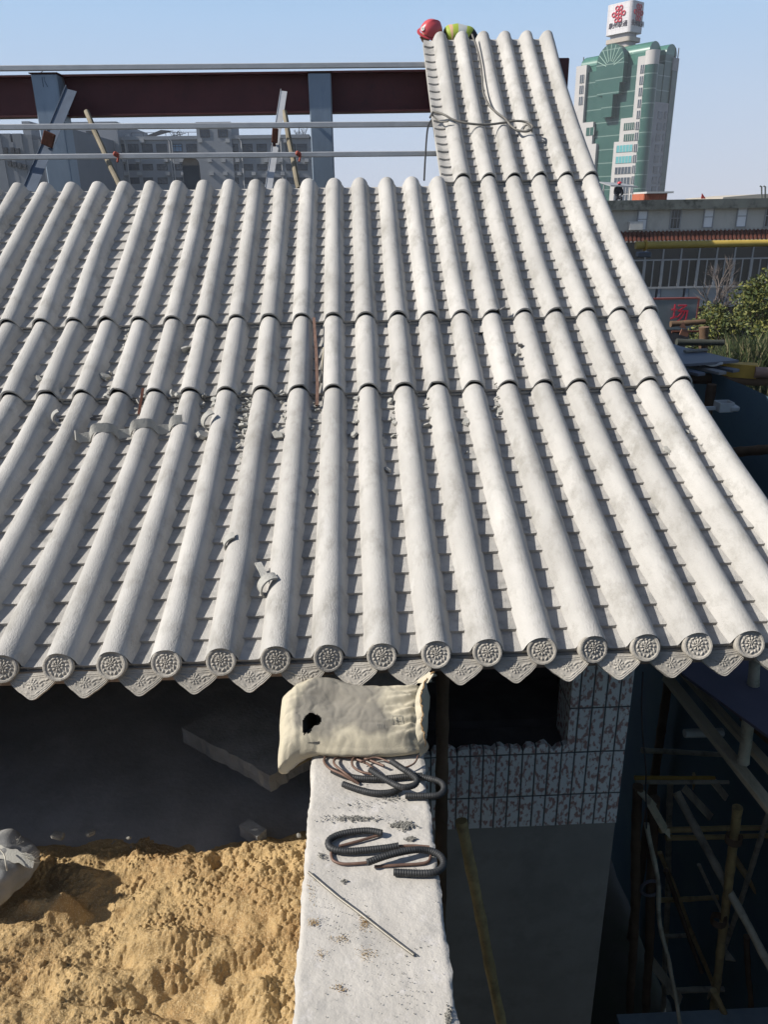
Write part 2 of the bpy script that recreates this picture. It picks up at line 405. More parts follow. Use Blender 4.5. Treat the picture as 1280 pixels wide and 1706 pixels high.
# ornament discs and drip tiles ---------------------------------------
def relief_disc():
    n = 64; R0 = .068
    u = np.linspace(-1, 1, n); X, Yy = np.meshgrid(u, u, indexing='ij')
    # map the square onto the disc
    Xd = X*np.sqrt(1-Yy**2/2); Yd = Yy*np.sqrt(1-X**2/2); r = np.hypot(Xd, Yd)
    h = np.zeros_like(r)
    ring = np.clip((r-.80)/.035, 0, 1)*np.clip((1.0-r)/.05+.4, 0, 1)
    h = np.maximum(h, ring*.0065)
    def pet(cx, cy, rx, ry, rot, hh):
        nonlocal h
        a = R(rot); dx = Xd-cx; dy = Yd-cy; px_ = dx*math.cos(a)+dy*math.sin(a); py_ = -dx*math.sin(a)+dy*math.cos(a)
        q = 1-(px_/rx)**2-(py_/ry)**2
        h = np.maximum(h, np.where(q > 0, hh*np.sqrt(np.clip(q, 0, 1)), 0))
    # peony: an upright bloom on a calyx, leaves to both sides, buds round the rim
    for i in range(7): a = 360*i/7+90; pet(.13*math.cos(R(a)), .08+.13*math.sin(R(a)), .085, .050, a, .0095)
    pet(0, .08, .055, .055, 0, .0125)
    for i in range(10): a = 36*i+8; pet(.32*math.cos(R(a)), .06+.31*math.sin(R(a)), .125, .078, a+random.uniform(-12, 12), .0095)
    for i in range(13):
        a = 360*i/13+90
        if i % 2: pet(.60*math.cos(R(a)), .60*math.sin(R(a)), .16, .065, a+random.choice((55, -55, 80)), .0085)
        else: pet(.58*math.cos(R(a)), .58*math.sin(R(a)), .11, .085, a+random.uniform(-25, 25), .0080)
    h = h*.60; h = h + np.where(r < .8, fbm(Xd*9, Yd*9, 3, .6)*.0022, 0) + RNG.normal(0, .00022, h.shape)
    V = np.stack([Xd*R0, -h-.0, Yd*R0], -1).reshape(-1, 3).tolist(); F = grid_faces(n, n).tolist()
    # drum behind the face, blending up into the row
    m_ = 40; b0 = len(V)
    for yy, rr in ((.001, .0685), (.010, .0700), (.045, .0660), (.09, .058)):
        for q in range(m_):
            t = 2*math.pi*q/m_; V.append((math.cos(t)*rr, yy, math.sin(t)*rr))
    for s in range(3):
        for q in range(m_): F.append((b0+s*m_+q, b0+s*m_+(q+1)%m_, b0+(s+1)*m_+(q+1)%m_, b0+(s+1)*m_+q))
    F.append(tuple(b0+q for q in range(m_)))
    return V, F
def relief_drip():
    nx, nz_ = 71, 44; W2 = .112
    V = []; top = .004
    prof = lambda u: -(.135 - .118*(abs(u)/W2)**1.0 + .0) if abs(u) > .016 else -(.135-.118*(.016/W2)) - .004*(1-(abs(u)/.016)**2)
    def bot(u):
        t = abs(u)/W2
        if t < .14: return -.118+.004*(t/.14)**2
        if t < .44: return -.114 + (t-.14)/.30*.027
        if t < .56: return -.087 + (t-.44)/.12*.008
        if t < .90: return -.079 + (t-.56)/.34*.036
        return -.043+(t-.90)/.10*.030
    us = np.linspace(-W2, W2, nx)
    B = np.array([bot(u) for u in us]); B = np.convolve(np.pad(B, 2, mode='edge'), np.ones(5)/5, 'valid')
    U = np.repeat(us[:,None], nz_, 1); T = np.linspace(0, 1, nz_)[None,:]
    Zz = top + (B[:,None]-top)*T
    h = np.zeros_like(U)
    dB = -(B[:,None]-Zz)                       # distance above the bottom edge
    rim = np.clip(1-abs(dB-.010)/.004, 0, 1)*.004 + np.clip(1-abs(dB-.020)/.003, 0, 1)*.003 + np.clip(1-dB/.006, 0, 1)*.002
    h = np.maximum(h, rim)
    h = np.maximum(h, np.clip(1-abs(Zz+.004+(U/W2)**2*-.012+.006)/.003, 0, 1)*.004)
    h = np.maximum(h, np.clip(1-abs(Zz+.004+(U/W2)**2*-.012+.015)/.0025, 0, 1)*.003)
    def pet(cx, cy, rx, ry, rot, hh):
        nonlocal h
        a = R(rot); dx = U-cx; dy = Zz-cy; p_ = dx*math.cos(a)+dy*math.sin(a); q_ = -dx*math.sin(a)+dy*math.cos(a)
        q = 1-(p_/rx)**2-(q_/ry)**2; h = np.maximum(h, np.where(q > 0, hh*np.sqrt(np.clip(q, 0, 1)), 0))
    cy = -.047
    pet(0, cy, .006, .006, 0, .008)
    for a in range(0, 360, 60): pet(.011*math.cos(R(a)), cy+.011*math.sin(R(a)), .0062, .0045, a, .007)
    for a in range(20, 380, 40): pet(.021*math.cos(R(a)), cy+.021*math.sin(R(a)), .0075, .0055, a, .006)
    for sx in (-1, 1):
        pet(sx*.036, -.040, .012, .006, sx*35, .006); pet(sx*.050, -.032, .012, .005, sx*10, .006)
        pet(sx*.044, -.052, .010, .005, sx*60, .005); pet(sx*.066, -.030, .011, .005, sx*30, .005)
        pet(sx*.024, -.084, .011, .005, sx*35, .005); pet(sx*.060, -.044, .008, .004, sx*-20, .004)
    h = h*.62 + RNG.normal(0, .0002, h.shape)
    n_ = nx*nz_
    V = np.stack([U, -h, Zz], -1).reshape(-1, 3).tolist()
    F = grid_faces(nx, nz_).tolist()
    th = .022
    V += np.stack([U, np.full_like(U, th), Zz], -1).reshape(-1, 3).tolist()
    F += (grid_faces(nx, nz_)[:, ::-1]+n_).tolist()
    for i in range(nx-1):
        a = i*nz_+nz_-1; b2 = a+nz_; F.append((a, a+n_, b2+n_, b2)); a = i*nz_; b2 = a+nz_; F.append((a, b2, b2+n_, a+n_))
    for j in range(nz_-1):
        F.append((j, j+1, j+1+n_, j+n_)); a = (nx-1)*nz_+j; F.append((a, a+n_, a+1+n_, a+1))
    return V, F
eave = roof.children[-1]
eave = [c for c in roof.children if any(ch.name.startswith('tile_row') for ch in c.children)][-1]
DV, DF = relief_disc(); PV, PF = relief_drip()
def tilt(V, a, yaw=0, roll=0):
    M = Matrix.Rotation(R(yaw), 3, 'Z') @ Matrix.Rotation(R(-a), 3, 'X') @ Matrix.Rotation(R(roll), 3, 'Y')
    return [tuple(M @ Vector(v)) for v in V]
YE, ZE = 3.10, -1.888+.016
disc0 = drip0 = None
for k in range(-17, 11):
    x = row_x[k]; c = Vector((x, YE-.012, ZE-.066))
    if disc0 is None:
        disc0 = mesh_obj('end_disc', [tuple(Vector(v)+c) for v in tilt(DV, 23)], DF, M_DISC, eave, 40, origin=c); o = disc0
    else: o = copy_obj(disc0, eave, c)
    o.rotation_euler = (R(random.uniform(-4, 4)), R(random.uniform(-25, 25)), R(random.uniform(-4, 4)))
    c = Vector((x-SP/2, YE+.000, ZE-.098-.010))
    if drip0 is None:
        drip0 = mesh_obj('drip_tile', [tuple(Vector(v)+c) for v in tilt(PV, 33)], PF, M_DISC, eave, 35, origin=c); o = drip0
    else: o = copy_obj(drip0, eave, c)
    o.rotation_euler = (R(random.uniform(-5, 5)), R(random.uniform(-3.5, 3.5)), R(random.uniform(-3, 3)))
f = MB(); f.box2((-4.5, 3.17, -2.03), (row_x[10]+.02, 3.22, -2.085)); f.build('fascia', M_FASC, eave)

# ================================================================== building under the roof: walls, slab
wall = empty('building_wall', (.9, 3.9, -9.5), 'shaded grey plaster wall with mottled upright tiles under the eave', 'wall')
YW = 3.95
def wx(px, py, Y=YW): return atY(px, py, Y)
zt = wx(900, 1372).z; xr_ = 1.64; zrec = wx(850, 1240).z; xrec = wx(948, 1200).x
b_ = MB(); b_.box2((-.22, YW, -9.5), (xr_, YW+.25, zt)); b_.build('plaster', M_CONCG, wall)
# wall tiles material: upright mosaic with red-brown flecks
mt = bpy.data.materials.new('upright_wall_tile'); mt.use_nodes = True; t = mt.node_tree; B = t.nodes['Principled BSDF']; L = t.links.new; N = t.nodes.new
tc = N('ShaderNodeTexCoord'); sx = N('ShaderNodeSeparateXYZ'); cx = N('ShaderNodeCombineXYZ'); L(tc.outputs['Object'], sx.inputs[0]); zo = N('ShaderNodeMath'); zo.operation = 'ADD'; zo.inputs[1].default_value = .095; L(sx.outputs[2], zo.inputs[0]); L(zo.outputs[0], cx.inputs[0]); L(sx.outputs[0], cx.inputs[1])
br = N('ShaderNodeTexBrick'); br.offset = 0; br.inputs['Scale'].default_value = 1; br.inputs['Brick Width'].default_value = .335; br.inputs['Row Height'].default_value = .0835
br.inputs['Mortar Size'].default_value = .008; br.inputs['Mortar Smooth'].default_value = .8; br.inputs['Color1'].default_value = (.70,.70,.69,1); br.inputs['Color2'].default_value = (.66,.67,.68,1); br.inputs['Mortar'].default_value = (.07,.075,.08,1)
L(cx.outputs[0], br.inputs[0]); n1 = N('ShaderNodeTexNoise'); n1.inputs['Scale'].default_value = 34; n1.inputs['Detail'].default_value = 3
mp = N('ShaderNodeMapping'); mp.inputs['Scale'].default_value = (1.3, 1, .7); L(tc.outputs['Object'], mp.inputs[0]); L(mp.outputs[0], n1.inputs[0])
mr = N('ShaderNodeMapRange'); mr.inputs[1].default_value = .50; mr.inputs[2].default_value = .60; L(n1.outputs[0], mr.inputs[0])
ml = N('ShaderNodeMath'); ml.operation = 'MULTIPLY'; iv = N('ShaderNodeMath'); iv.operation = 'SUBTRACT'; iv.inputs[0].default_value = 1; L(br.outputs['Fac'], iv.inputs[1]); L(mr.outputs[0], ml.inputs[0]); L(iv.outputs[0], ml.inputs[1])
mx = N('ShaderNodeMix'); mx.data_type = 'RGBA'; L(ml.outputs[0], mx.inputs[0]); L(br.outputs[0], mx.inputs[6]); mx.inputs[7].default_value = (.36,.22,.20,1); L(mx.outputs[2], B.inputs['Base Color'])
bp = N('ShaderNodeBump'); bp.inputs['Strength'].default_value = .8; bp.inputs['Distance'].default_value = .01; L(br.outputs['Fac'], bp.inputs['Height']); bp.invert = True; L(bp.outputs[0], B.inputs['Normal']); B.inputs['Roughness'].default_value = .7
b_ = MB(); xs_ = np.arange(-.22, xrec, .028); tops = [zrec+random.uniform(-.03, .012)-(.03 if (i % 7) < 2 else 0) for i in range(len(xs_))]
for i in range(len(xs_)-1): b_.add([(xs_[i], YW-.014, zt-.006), (xs_[i+1], YW-.014, zt-.006), (xs_[i+1], YW-.014, tops[i+1]), (xs_[i], YW-.014, tops[i]), (xs_[i+1], YW+.03, tops[i+1]), (xs_[i], YW+.03, tops[i])], [(0,1,2,3), (3,2,4,5)])
b_.box2((xs_[-1], YW-.012, zt-.006), (xr_, YW+.25, -2.22)); b_.build('wall_tiles', mt, wall)
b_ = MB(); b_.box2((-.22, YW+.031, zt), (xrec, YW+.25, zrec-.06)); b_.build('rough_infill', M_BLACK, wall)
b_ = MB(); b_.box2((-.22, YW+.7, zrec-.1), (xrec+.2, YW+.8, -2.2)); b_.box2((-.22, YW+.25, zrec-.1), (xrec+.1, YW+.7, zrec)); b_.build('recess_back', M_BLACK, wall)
# gable side wall going back
b_ = MB(); b_.box2((xr_-.25, YW+.25, -9.5), (xr_, 10.6, -2.2)); b_.build('gable_wall', M_CONCG, wall)
b_ = MB(); 
Yp = [p_[1] for p_ in PANELS]
pts = [(3.95,-2.2),(5.35,-1.40),(6.12,-1.02),(8.03,-.02),(10.2,1.5),(10.2,-2.2)]
V = [(xr_, a, c) for a, c in pts]+[(xr_-.25, a, c) for a, c in pts]; n_ = len(pts)
b_.add(V, [tuple(range(n_))[::-1], tuple(range(n_, 2*n_))]+[(i, (i+1) % n_, n_+(i+1) % n_, n_+i) for i in range(n_)]); b_.build('gable', M_CONCG, wall)

# terrace floor under the left eave and the back wall behind it
ZS = -3.24
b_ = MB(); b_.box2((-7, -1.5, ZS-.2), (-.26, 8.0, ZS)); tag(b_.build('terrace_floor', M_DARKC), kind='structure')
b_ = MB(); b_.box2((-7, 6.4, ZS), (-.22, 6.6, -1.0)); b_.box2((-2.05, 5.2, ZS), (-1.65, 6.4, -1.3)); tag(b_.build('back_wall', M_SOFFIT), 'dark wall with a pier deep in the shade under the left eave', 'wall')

# concrete beam in the middle ------------------------------------------
nx, ny_ = 60, 420; xs = np.linspace(-.25, .25, nx); ys = np.linspace(.2, 3.95, ny_)
Xg, Yg = np.meshgrid(xs, ys, indexing='ij')
Zg = -2.28 + fbm(Xg*6, Yg*6, 5, .6)*.010 + fbm(Xg*45, Yg*45, 3, .6)*.003
edge = np.minimum(Xg+.25, .25-Xg); er = np.clip(1-edge/.012, 0, 1); Zg -= er*(.006+.006*(vnoise(Yg*30, Xg*0+4)))
Xe = Xg.copy(); jit = (vnoise(Yg*12, Xg*0+9)-.5)*.010+(vnoise(Yg*60, Xg*0+2)-.5)*.006
Xe[-1,:] += jit[-1,:]; Xe[0,:] -= jit[0,:]
V = np.stack([Xe, Yg, Zg], -1).reshape(-1, 3).tolist(); F = grid_faces(nx, ny_).tolist(); n_ = len(V)
for s, i in ((1, nx-1), (-1, 0)):
    base = len(V)
    for j in range(ny_):
        q = V[i*ny_+j]; V.append((q[0]+s*.002*math.sin(j*.9), q[1], -2.31)); 
    for j in range(ny_): q = V[i*ny_+j]; V.append((q[0]-s*.002, q[1], -3.6))
    for j in range(ny_-1):
        a = i*ny_+j; F.append((a, a+1, base+j+1, base+j)[::s]); F.append((base+j, base+j+1, base+ny_+j+1, base+ny_+j)[::s])
base = len(V); V += [(-.25,.2,-3.6),(.25,.2,-3.6),(.25,3.95,-3.6),(-.25,3.95,-3.6),(-.25,.2,-2.28),(.25,.2,-2.28)]
F += [(base, base+3, base+2, base+1), (base, base+1, base+5, base+4)]
beam = mesh_obj('concrete_beam', V, F, M_BEAM, None, 40, origin=(0, 2, -3.6))
tag(beam, 'pale rough concrete beam running towards the eave beside the sand', 'beam')

# unseen walls below and behind the camera, added to keep sky light off the shaft
b_ = MB(); b_.box2((.26, -.6, -9.5), (6.5, .35, -3.4)); b_.box2((-7, -2.4, -9.5), (6.5, -1.8, .9))
tag(b_.build('sky_blocking_wall', M_CONCG), 'unseen grey wall added to keep sky light out of the narrow shaft', 'wall')
V = [(-4.15, a, c-.04) for a, c in [(3.10, ZS), (3.10, -2.14), (3.95, -1.87), (5.35, -1.40), (6.12, -1.02), (7.9, -.12), (7.9, ZS)]]; V += [(x_-.2, y_, z_) for x_, y_, z_ in V]; n_ = len(V)//2  # wall out of view, added to stop sun reaching the floor under the eave
b_ = MB().add(V, [tuple(range(n_))[::-1], tuple(range(n_, 2*n_))]+[(i, (i+1) % n_, n_+(i+1) % n_, n_+i) for i in range(n_)]); tag(b_.build('side_wall', M_SOFFIT), 'unseen plain wall added to block the sun under the far left end of the roof', 'wall')

# ================================================================== sand heap
def sand():
    x0, x1, y0, y1 = -2.9, -.252, 1.6, 3.75; st = .0042
    xs = np.arange(x0, x1, st); ys = np.arange(y0, y1, st); X, Y = np.meshgrid(xs, ys, indexing='ij')
    Z = -3.15 + fbm(X*2.2+3, Y*2.2, 3, .5)*.20 + fbm(X*6, Y*6, 4, .55)*.085 + fbm(X*22, Y*22, 3, .6)*.020
    # trodden hollows and ridges read off the photograph
    def bump(px, py, rx, ry, h):
        nonlocal Z
        c = atZ(px, py, -3.1); wob_ = 1+1.6*fbm(X*9+px, Y*9+py, 3); q = (((X-c.x)/rx)**2+((Y-c.y)/ry)**2)*wob_; Z = Z + h*1.35*np.exp(-np.clip(q, 0, 30)**1.3)
    for a in ((190,1500,.05,.03,-.085),(200,1440,.06,.03,-.05),(360,1425,.04,.05,-.05),(330,1420,.14,.09,.05),(440,1470,.16,.10,.03),
              (300,1640,.14,.10,-.10),(400,1600,.12,.06,-.08),(270,1560,.20,.05,.06),(430,1650,.07,.16,.05),(60,1450,.08,.05,-.02),(90,1500,.16,.05,.07),
              (50,1640,.10,.06,-.04),(150,1620,.16,.07,.04),(190,1660,.10,.03,-.05),(20,1560,.12,.08,.02),(380,1680,.14,.08,-.05)): bump(*a)
    # clods: crumbs from dust to pebbles, in patches
    pm = np.clip((fbm(X*2.8+9, Y*2.8+2, 4)+.06)*7, .16, 1)
    Hc = np.zeros_like(Z)
    n = 60000; cx_ = RNG.uniform(x0, x1, n); cy_ = RNG.uniform(y0, y1, n); rr = np.clip(.0025+RNG.exponential(.0027, n), .003, .018)
    for i in range(n):
        a = int((cx_[i]-x0)/st); rr[i] *= .55+.75*pm[min(a, pm.shape[0]-1), min(int((cy_[i]-y0)/st), pm.shape[1]-1)]; b = int((cy_[i]-y0)/st)
        if pm[min(a, pm.shape[0]-1), min(b, pm.shape[1]-1)] < RNG.random(): continue
        k = int(rr[i]*1.2/st)+2; a0, a1, b0, b1 = max(a-k, 0), a+k, max(b-k, 0), b+k
        sx_ = X[a0:a1, b0:b1]; sy_ = Y[a0:a1, b0:b1]
        q = 1-((sx_-cx_[i])**2+(sy_-cy_[i])**2)/rr[i]**2
        Hc[a0:a1, b0:b1] = np.maximum(Hc[a0:a1, b0:b1], np.where(q > 0, np.sqrt(np.clip(q, 0, 1))*rr[i]*1.1, 0))
    Z = Z + Hc*1.1 + fbm(X*62, Y*62, 3, .8)*.019*(.35+.9*pm)
    # heap thins out towards the back into the shade
    fade = np.clip((3.38+fbm(X*4, Y*0+3, 3)*.25-Y)/.22, 0, 1); Z = np.maximum(Z, ZS+.015+fbm(X*30, Y*30, 3)*.02); Z = ZS-.02 + (Z-ZS+.02)*fade
    V = np.stack([X, Y, Z], -1).reshape(-1, 3)
    return mesh_obj('sand_heap', V, grid_faces(len(xs), len(ys)), M_SAND, None, 180, origin=(-1.4, 2.6, ZS))
sd_o = tag(sand(), 'lumpy yellow sand heap with footprints left of the concrete beam', 'sand', kind='stuff')

# broken slab and block in the shade behind the sand ----------------------
def rough_slab(name, corners, z0, z1, mat_, label, cat, n=14, amp=.012):
    P = []
    c = [Vector((*q[:2], 0)) for q in corners]
    for i in range(len(c)):
        a, b = c[i], c[(i+1) % len(c)]
        for k in range(n):
            t = k/n; q = a.lerp(b, t); q += Vector((random.uniform(-amp, amp), random.uniform(-amp, amp), 0)) if k else Vector((0,0,0)); P.append(q)
    zz = lambda q, z: z + (q.x-c[0].x)*.05
    V = [(q.x, q.y, zz(q, z1)) for q in P]+[(q.x+random.uniform(-amp,amp), q.y+random.uniform(-amp,amp), zz(q, (z0+z1)/2)) for q in P]+[(q.x, q.y, zz(q, z0)) for q in P]; m_ = len(P)
    F = [tuple(range(m_)), tuple(range(2*m_, 3*m_))[::-1]]+[(i+r*m_, i+m_+r*m_, (i+1) % m_+m_+r*m_, (i+1) % m_+r*m_) for i in range(m_) for r in (0, 1)]
    return tag(mesh_obj(name, V, F, mat_), label, cat)
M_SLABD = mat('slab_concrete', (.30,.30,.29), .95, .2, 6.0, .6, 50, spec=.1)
q = [atZ(302,1212,-2.95), atZ(450,1300,-2.95), atZ(560,1240,-2.95), atZ(400,1168,-2.95)]
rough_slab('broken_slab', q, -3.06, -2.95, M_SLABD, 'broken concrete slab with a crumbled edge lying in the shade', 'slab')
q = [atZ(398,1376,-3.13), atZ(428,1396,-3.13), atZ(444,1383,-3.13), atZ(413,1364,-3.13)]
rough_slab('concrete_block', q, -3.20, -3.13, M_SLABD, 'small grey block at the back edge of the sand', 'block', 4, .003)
for i, (px, py, s) in enumerate(((96,1392,.045),(150,1388,.035),(498,1392,.022),(214,1396,.018))):
    c = atZ(px, py, -3.06); mb = MB(); mb.box(c, (s*1.5, s, s*.8), Euler((.2*i, .3, .9*i)).to_matrix(), s*.25)
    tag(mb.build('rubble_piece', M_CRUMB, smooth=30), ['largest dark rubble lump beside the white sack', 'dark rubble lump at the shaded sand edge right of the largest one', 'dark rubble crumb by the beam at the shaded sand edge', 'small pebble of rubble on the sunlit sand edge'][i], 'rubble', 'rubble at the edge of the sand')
# ================================================================== steel frame behind the left roof
XL, XR = -7.5, 2.38
def tubes(py_l, py_r, Y, w_, label, xr=2.2):
    a = atY(0, py_l, Y); b = atY(700, py_r, Y); sl = (b.z-a.z)/(b.x-a.x)
    z0 = a.z+(XL-a.x)*sl; mb = MB(); mb.beam((XL, Y, z0), (xr, Y, a.z+(xr-a.x)*sl), w_, w_, bev=.006)
    o = mb.build('steel_purlin', M_TUBE, smooth=30, origin=(XL, Y, z0)); tag(o, label, 'steel tube', 'steel purlins behind the roof'); return o, (lambda x: a.z+(x-a.x)*sl)
ta, za = tubes(114, 108, 10.12, .055, 'topmost grey steel tube lying on the dark red beam')
tb, zb = tubes(212, 207, 9.26, .055, 'middle grey steel tube crossing the two pale posts', 2.30)
tc_, zc = tubes(262, 256, 8.86, .050, 'lowest grey steel tube just above the tile rows')
M_T2 = M_TUBE
# dark red I-beam in sections between the posts
def ibeam(mb, p, q, h, fw, tw=.012, ft=.02):
    p = Vector(p); q = Vector(q)
    mb.beam(p, q, tw, h-2*ft-.002)
    for s in (-1, 1): mb.beam(p+Vector((0,0,s*(h-ft)/2)), q+Vector((0,0,s*(h-ft)/2)), fw, ft)
zt_ = atY(300, 119, 10.3).z; zb_ = atY(300, 189, 10.3).z; H_ = zt_-zb_
mb = MB(); ibeam(mb, (XL, 10.4, (zt_+zb_)/2-.03), (2.5, 10.4, (zt_+zb_)/2+.0), H_, .2)
o = empty('red_beam', (-2, 10.05, zb_), 'long dark red steel I-beam behind the roof', 'steel beam'); mb.build('web_and_flanges', M_REDST, o)
# posts
def post(pxl, pxr, ptop, label, mark=False):
    a = atY(pxl, ptop, 10.15); b = atY(pxr, ptop, 10.15); wdt = b.x-a.x; cx_ = (a.x+b.x)/2
    e = empty('steel_post', (cx_, 9.95, -1.2), label, 'steel post', 'steel posts behind the roof')
    mb = MB(); mb.box2((cx_-wdt/2, 10.15, -1.2), (cx_+wdt/2, 10.45, a.z), .012); mb.build('column', M_STEELB, e, 30)
    mb = MB(); mb.box2((cx_-wdt/2-.015, 10.135, a.z+.001), (cx_+wdt/2+.015, 10.45, a.z+.012)); mb.build('cap_plate', M_RUST, e)
    return e, cx_, wdt
e1, cx1, w1 = post(50, 93, 123, 'left pale blue steel post with chalk mark behind the roof')
e2, cx2, w2 = post(513, 551, 121, 'right pale blue steel post near the middle behind the roof')
# third post hidden behind the tall panel, its top end seen right of it
mb = MB(); mb.box2((2.30, 10.1, 1.0), (2.56, 10.3, 1.60), .01); tag(mb.build('beam_end_plate', M_REDST, origin=(2.4, 10.2, 1.0)), 'dark steel end of the frame showing right of the tall tile panel', 'steel plate')
mb = MB()
for d in ([(0,.10),(0,0)], [(.03,.10),(.03,.04),(.06,.10)], [(.03,.06),(.06,.0)], [(-.02,.14),(.03,.16)]):
    pts = [Vector((cx1-.02+x_*.8, 10.147, atY(70, 145, 10.15).z+z_)) for x_, z_ in d]
    mb.tube(pts, .0035, 5)
mb.build('chalk_mark', mat('chalk', (.14,.19,.25), .9), e1)
# braces -------------------------------------------------------------
def brace(p, q, wdt, mat_, label, cat, angle=False, nm='steel_brace', grp='diagonal braces behind the roof'):
    p = Vector(p); q = Vector(q); mb = MB()
    if angle:
        mb.beam(p, q, wdt, .006, up=(0,-1,.2)); d = (q-p).normalized(); s = d.cross(Vector((0,-1,.2))).normalized()
        mb.beam(p+s*wdt/2+Vector((0,wdt/2-.0,0)), q+s*wdt/2+Vector((0,wdt/2,0)), .006, wdt, up=(0,-1,.2))
    else:
        pts = [p.lerp(q, t/8)+Vector((random.uniform(-.006,.006), 0, 0)) for t in range(9)]
        mb.tube(pts, wdt/2, 9)
    return tag(mb.build(nm, mat_, smooth=40), label, cat, grp)
b1 = brace(atY(118, 150, 10.05), atY(48, 318, 9.15), .13, mat('dark_blue_steel', (.15,.185,.24), .5, .12, 6, .1, 40, metal=.2), 'wide blue-grey steel brace leaning across the left post', 'steel brace', True)
b2 = brace(atY(473, 152, 10.05), atY(447, 318, 9.2), .075, M_WHITEST, 'narrow pale steel brace left of the middle post', 'steel brace', True)
b3 = brace(atY(143, 186, 9.9), atY(200, 312, 9.1), .062, mat('strut_bamboo', (.25,.215,.15), .7, .2, 5, .2, 40), 'bamboo strut leaning right of the left post', 'bamboo strut', nm='bamboo_strut')
b4 = brace(atY(473, 186, 9.9), atY(497, 315, 9.1), .062, mat('strut_bamboo', (.25,.215,.15)), 'bamboo strut just left of the middle post', 'bamboo strut', nm='bamboo_strut')
for bb, (px, py), sc in ((b1, (80, 232), 1.5), (b2, (458, 226), .8)):
    c = atY(px, py, 9.50 if sc > 1 else 9.56); mb = MB(); mb.box(c, (.085*sc, .03, .15), Euler((0, R(24 if sc > 1 else 8), 0)).to_matrix(), .008)
    tag(mb.build('rusty_cleat', M_RUST, smooth=30), 'dark rusty cleat on the %s brace' % ('wide blue-grey' if sc > 1 else 'narrow pale'), 'cleat')
for (px, py), nm in (((193, 257), 'left'), ((497, 256), 'middle')):
    c = atY(px, py, 8.80); mb = MB(); mb.box(c, (.06, .05, .045), Euler((.2,.5,.2)).to_matrix(), .012); mb.box(c+Vector((.015, -.01, -.045)), (.02, .02, .07), Euler((0,.3,0)).to_matrix(), .008)
    tag(mb.build('pipe_clamp', mat('orange_paint', (.40,.09,.06), .7), smooth=30), 'orange-red clamp on the lowest tube beside the %s bamboo strut' % nm, 'clamp')
c = atY(457, 240, 9.28); mb = MB(); mb.box(c, (.03, .004, .05), None); tag(mb.build('red_label', M_RUST), 'small red sticker on the narrow pale brace', 'sticker')
# dark rounded board behind the tile rows
c = atY(317, 275, 8.9); mb = MB(); P = [(math.cos(R(a))*.085, math.sin(R(a))*.085) for a in range(0, 181, 15)]; P = [(-.085,-.5)]+[(-x_, z_) for x_, z_ in P]+[(.085,-.5)]
P = [(-.085,-.5)]+[(-math.cos(R(a))*.085, math.sin(R(a))*.085) for a in range(0, 181, 15)]+[(.085,-.5)]
n_ = len(P); mb.add([(c.x+x_, 8.9, c.z+.0+z_) for x_, z_ in P]+[(c.x+x_, 8.95, c.z+z_) for x_, z_ in P], [tuple(range(n_)), tuple(range(n_, 2*n_))[::-1]]+[(i, n_+i, n_+(i+1) % n_, (i+1) % n_) for i in range(n_)])
tag(mb.build('round_topped_board', mat('dark_board', (.19,.185,.18), .9)), 'dark round-topped board standing behind the tile rows', 'board')
# thin hanging cable below the tall panel's left edge
p0 = atY(724, 205, 9.0); pts = spline([atY(722, 196, 9.35), atY(713, 214, 8.95), atY(709, 262, 8.6), atY(707, 300, 8.3)], 8)
mb = MB(); mb.tube(pts, .010, 6); tag(mb.build('hanging_wire', M_CONDUIT, smooth=60), 'thin dark wire hanging at the left edge of the tall tile panel', 'wire')

# ================================================================== cable on the tall panel
def cab(pts, r, name, label, m_=M_CABLE):
    P = [on_roof(px, py, off) for px, py, off in pts]; P = spline(P, 7); mb = MB(); mb.tube(P, r, 7)
    return tag(mb.build(name, m_, smooth=60), label, 'cable')
cab([(787,58,.02),(795,80,.0),(801,105,-.01),(804,130,-.02),(806,155,.0),(815,175,.02),(828,188,.03),(842,198,.03),(852,210,.03),(864,218,.03),(880,219,.04),(888,212,.05),(878,204,.04),(860,202,.04),(838,205,.02),(810,208,.02),(780,206,.03),(755,200,.03),(742,192,.04),(730,188,.0),(722,187,-.03),(717,196,-.03)],
    .0115, 'power_cable', 'looped grey cable lying across the tall steep tile panel')
cab([(721,192,-.04),(732,202,-.05),(745,203,.02),(748,200,.05)], .008, 'cable_end', 'short thin cable end on the left edge of the tall panel')
cab([(872,216,.01),(878,208,.05),(885,214,.05),(887,220,.0)], .008, 'cable_loop', 'small tight cable loop at the right end of the long cable')

# ================================================================== debris on the roof
def ribbon(P, Wd, th, name, m_, label, cat, group=None):
    """band along P with width vectors Wd (each a Vector), thickness th"""
    V = []; n = len(P)
    for i in range(n):
        t = (P[min(i+1, n-1)]-P[max(i-1, 0)]).normalized(); nn = t.cross(Wd[i]).normalized()*th/2; w_ = Wd[i]/2
        V += [P[i]-w_-nn, P[i]+w_-nn, P[i]+w_+nn, P[i]-w_+nn]
    F = [(i*4+q, i*4+(q+1) % 4, i*4+4+(q+1) % 4, i*4+4+q) for i in range(n-1) for q in range(4)]+[(3,2,1,0), ((n-1)*4, (n-1)*4+1, (n-1)*4+2, (n-1)*4+3)]
    return tag(mesh_obj(name, V, F, m_, smooth=40), label, cat, group)
def slopeN(Y): 
    d = (crownZ(Y+.05)-crownZ(Y-.05))/.1; n = Vector((0, -d, 1)).normalized(); return n, Vector((0, 1, d)).normalized()
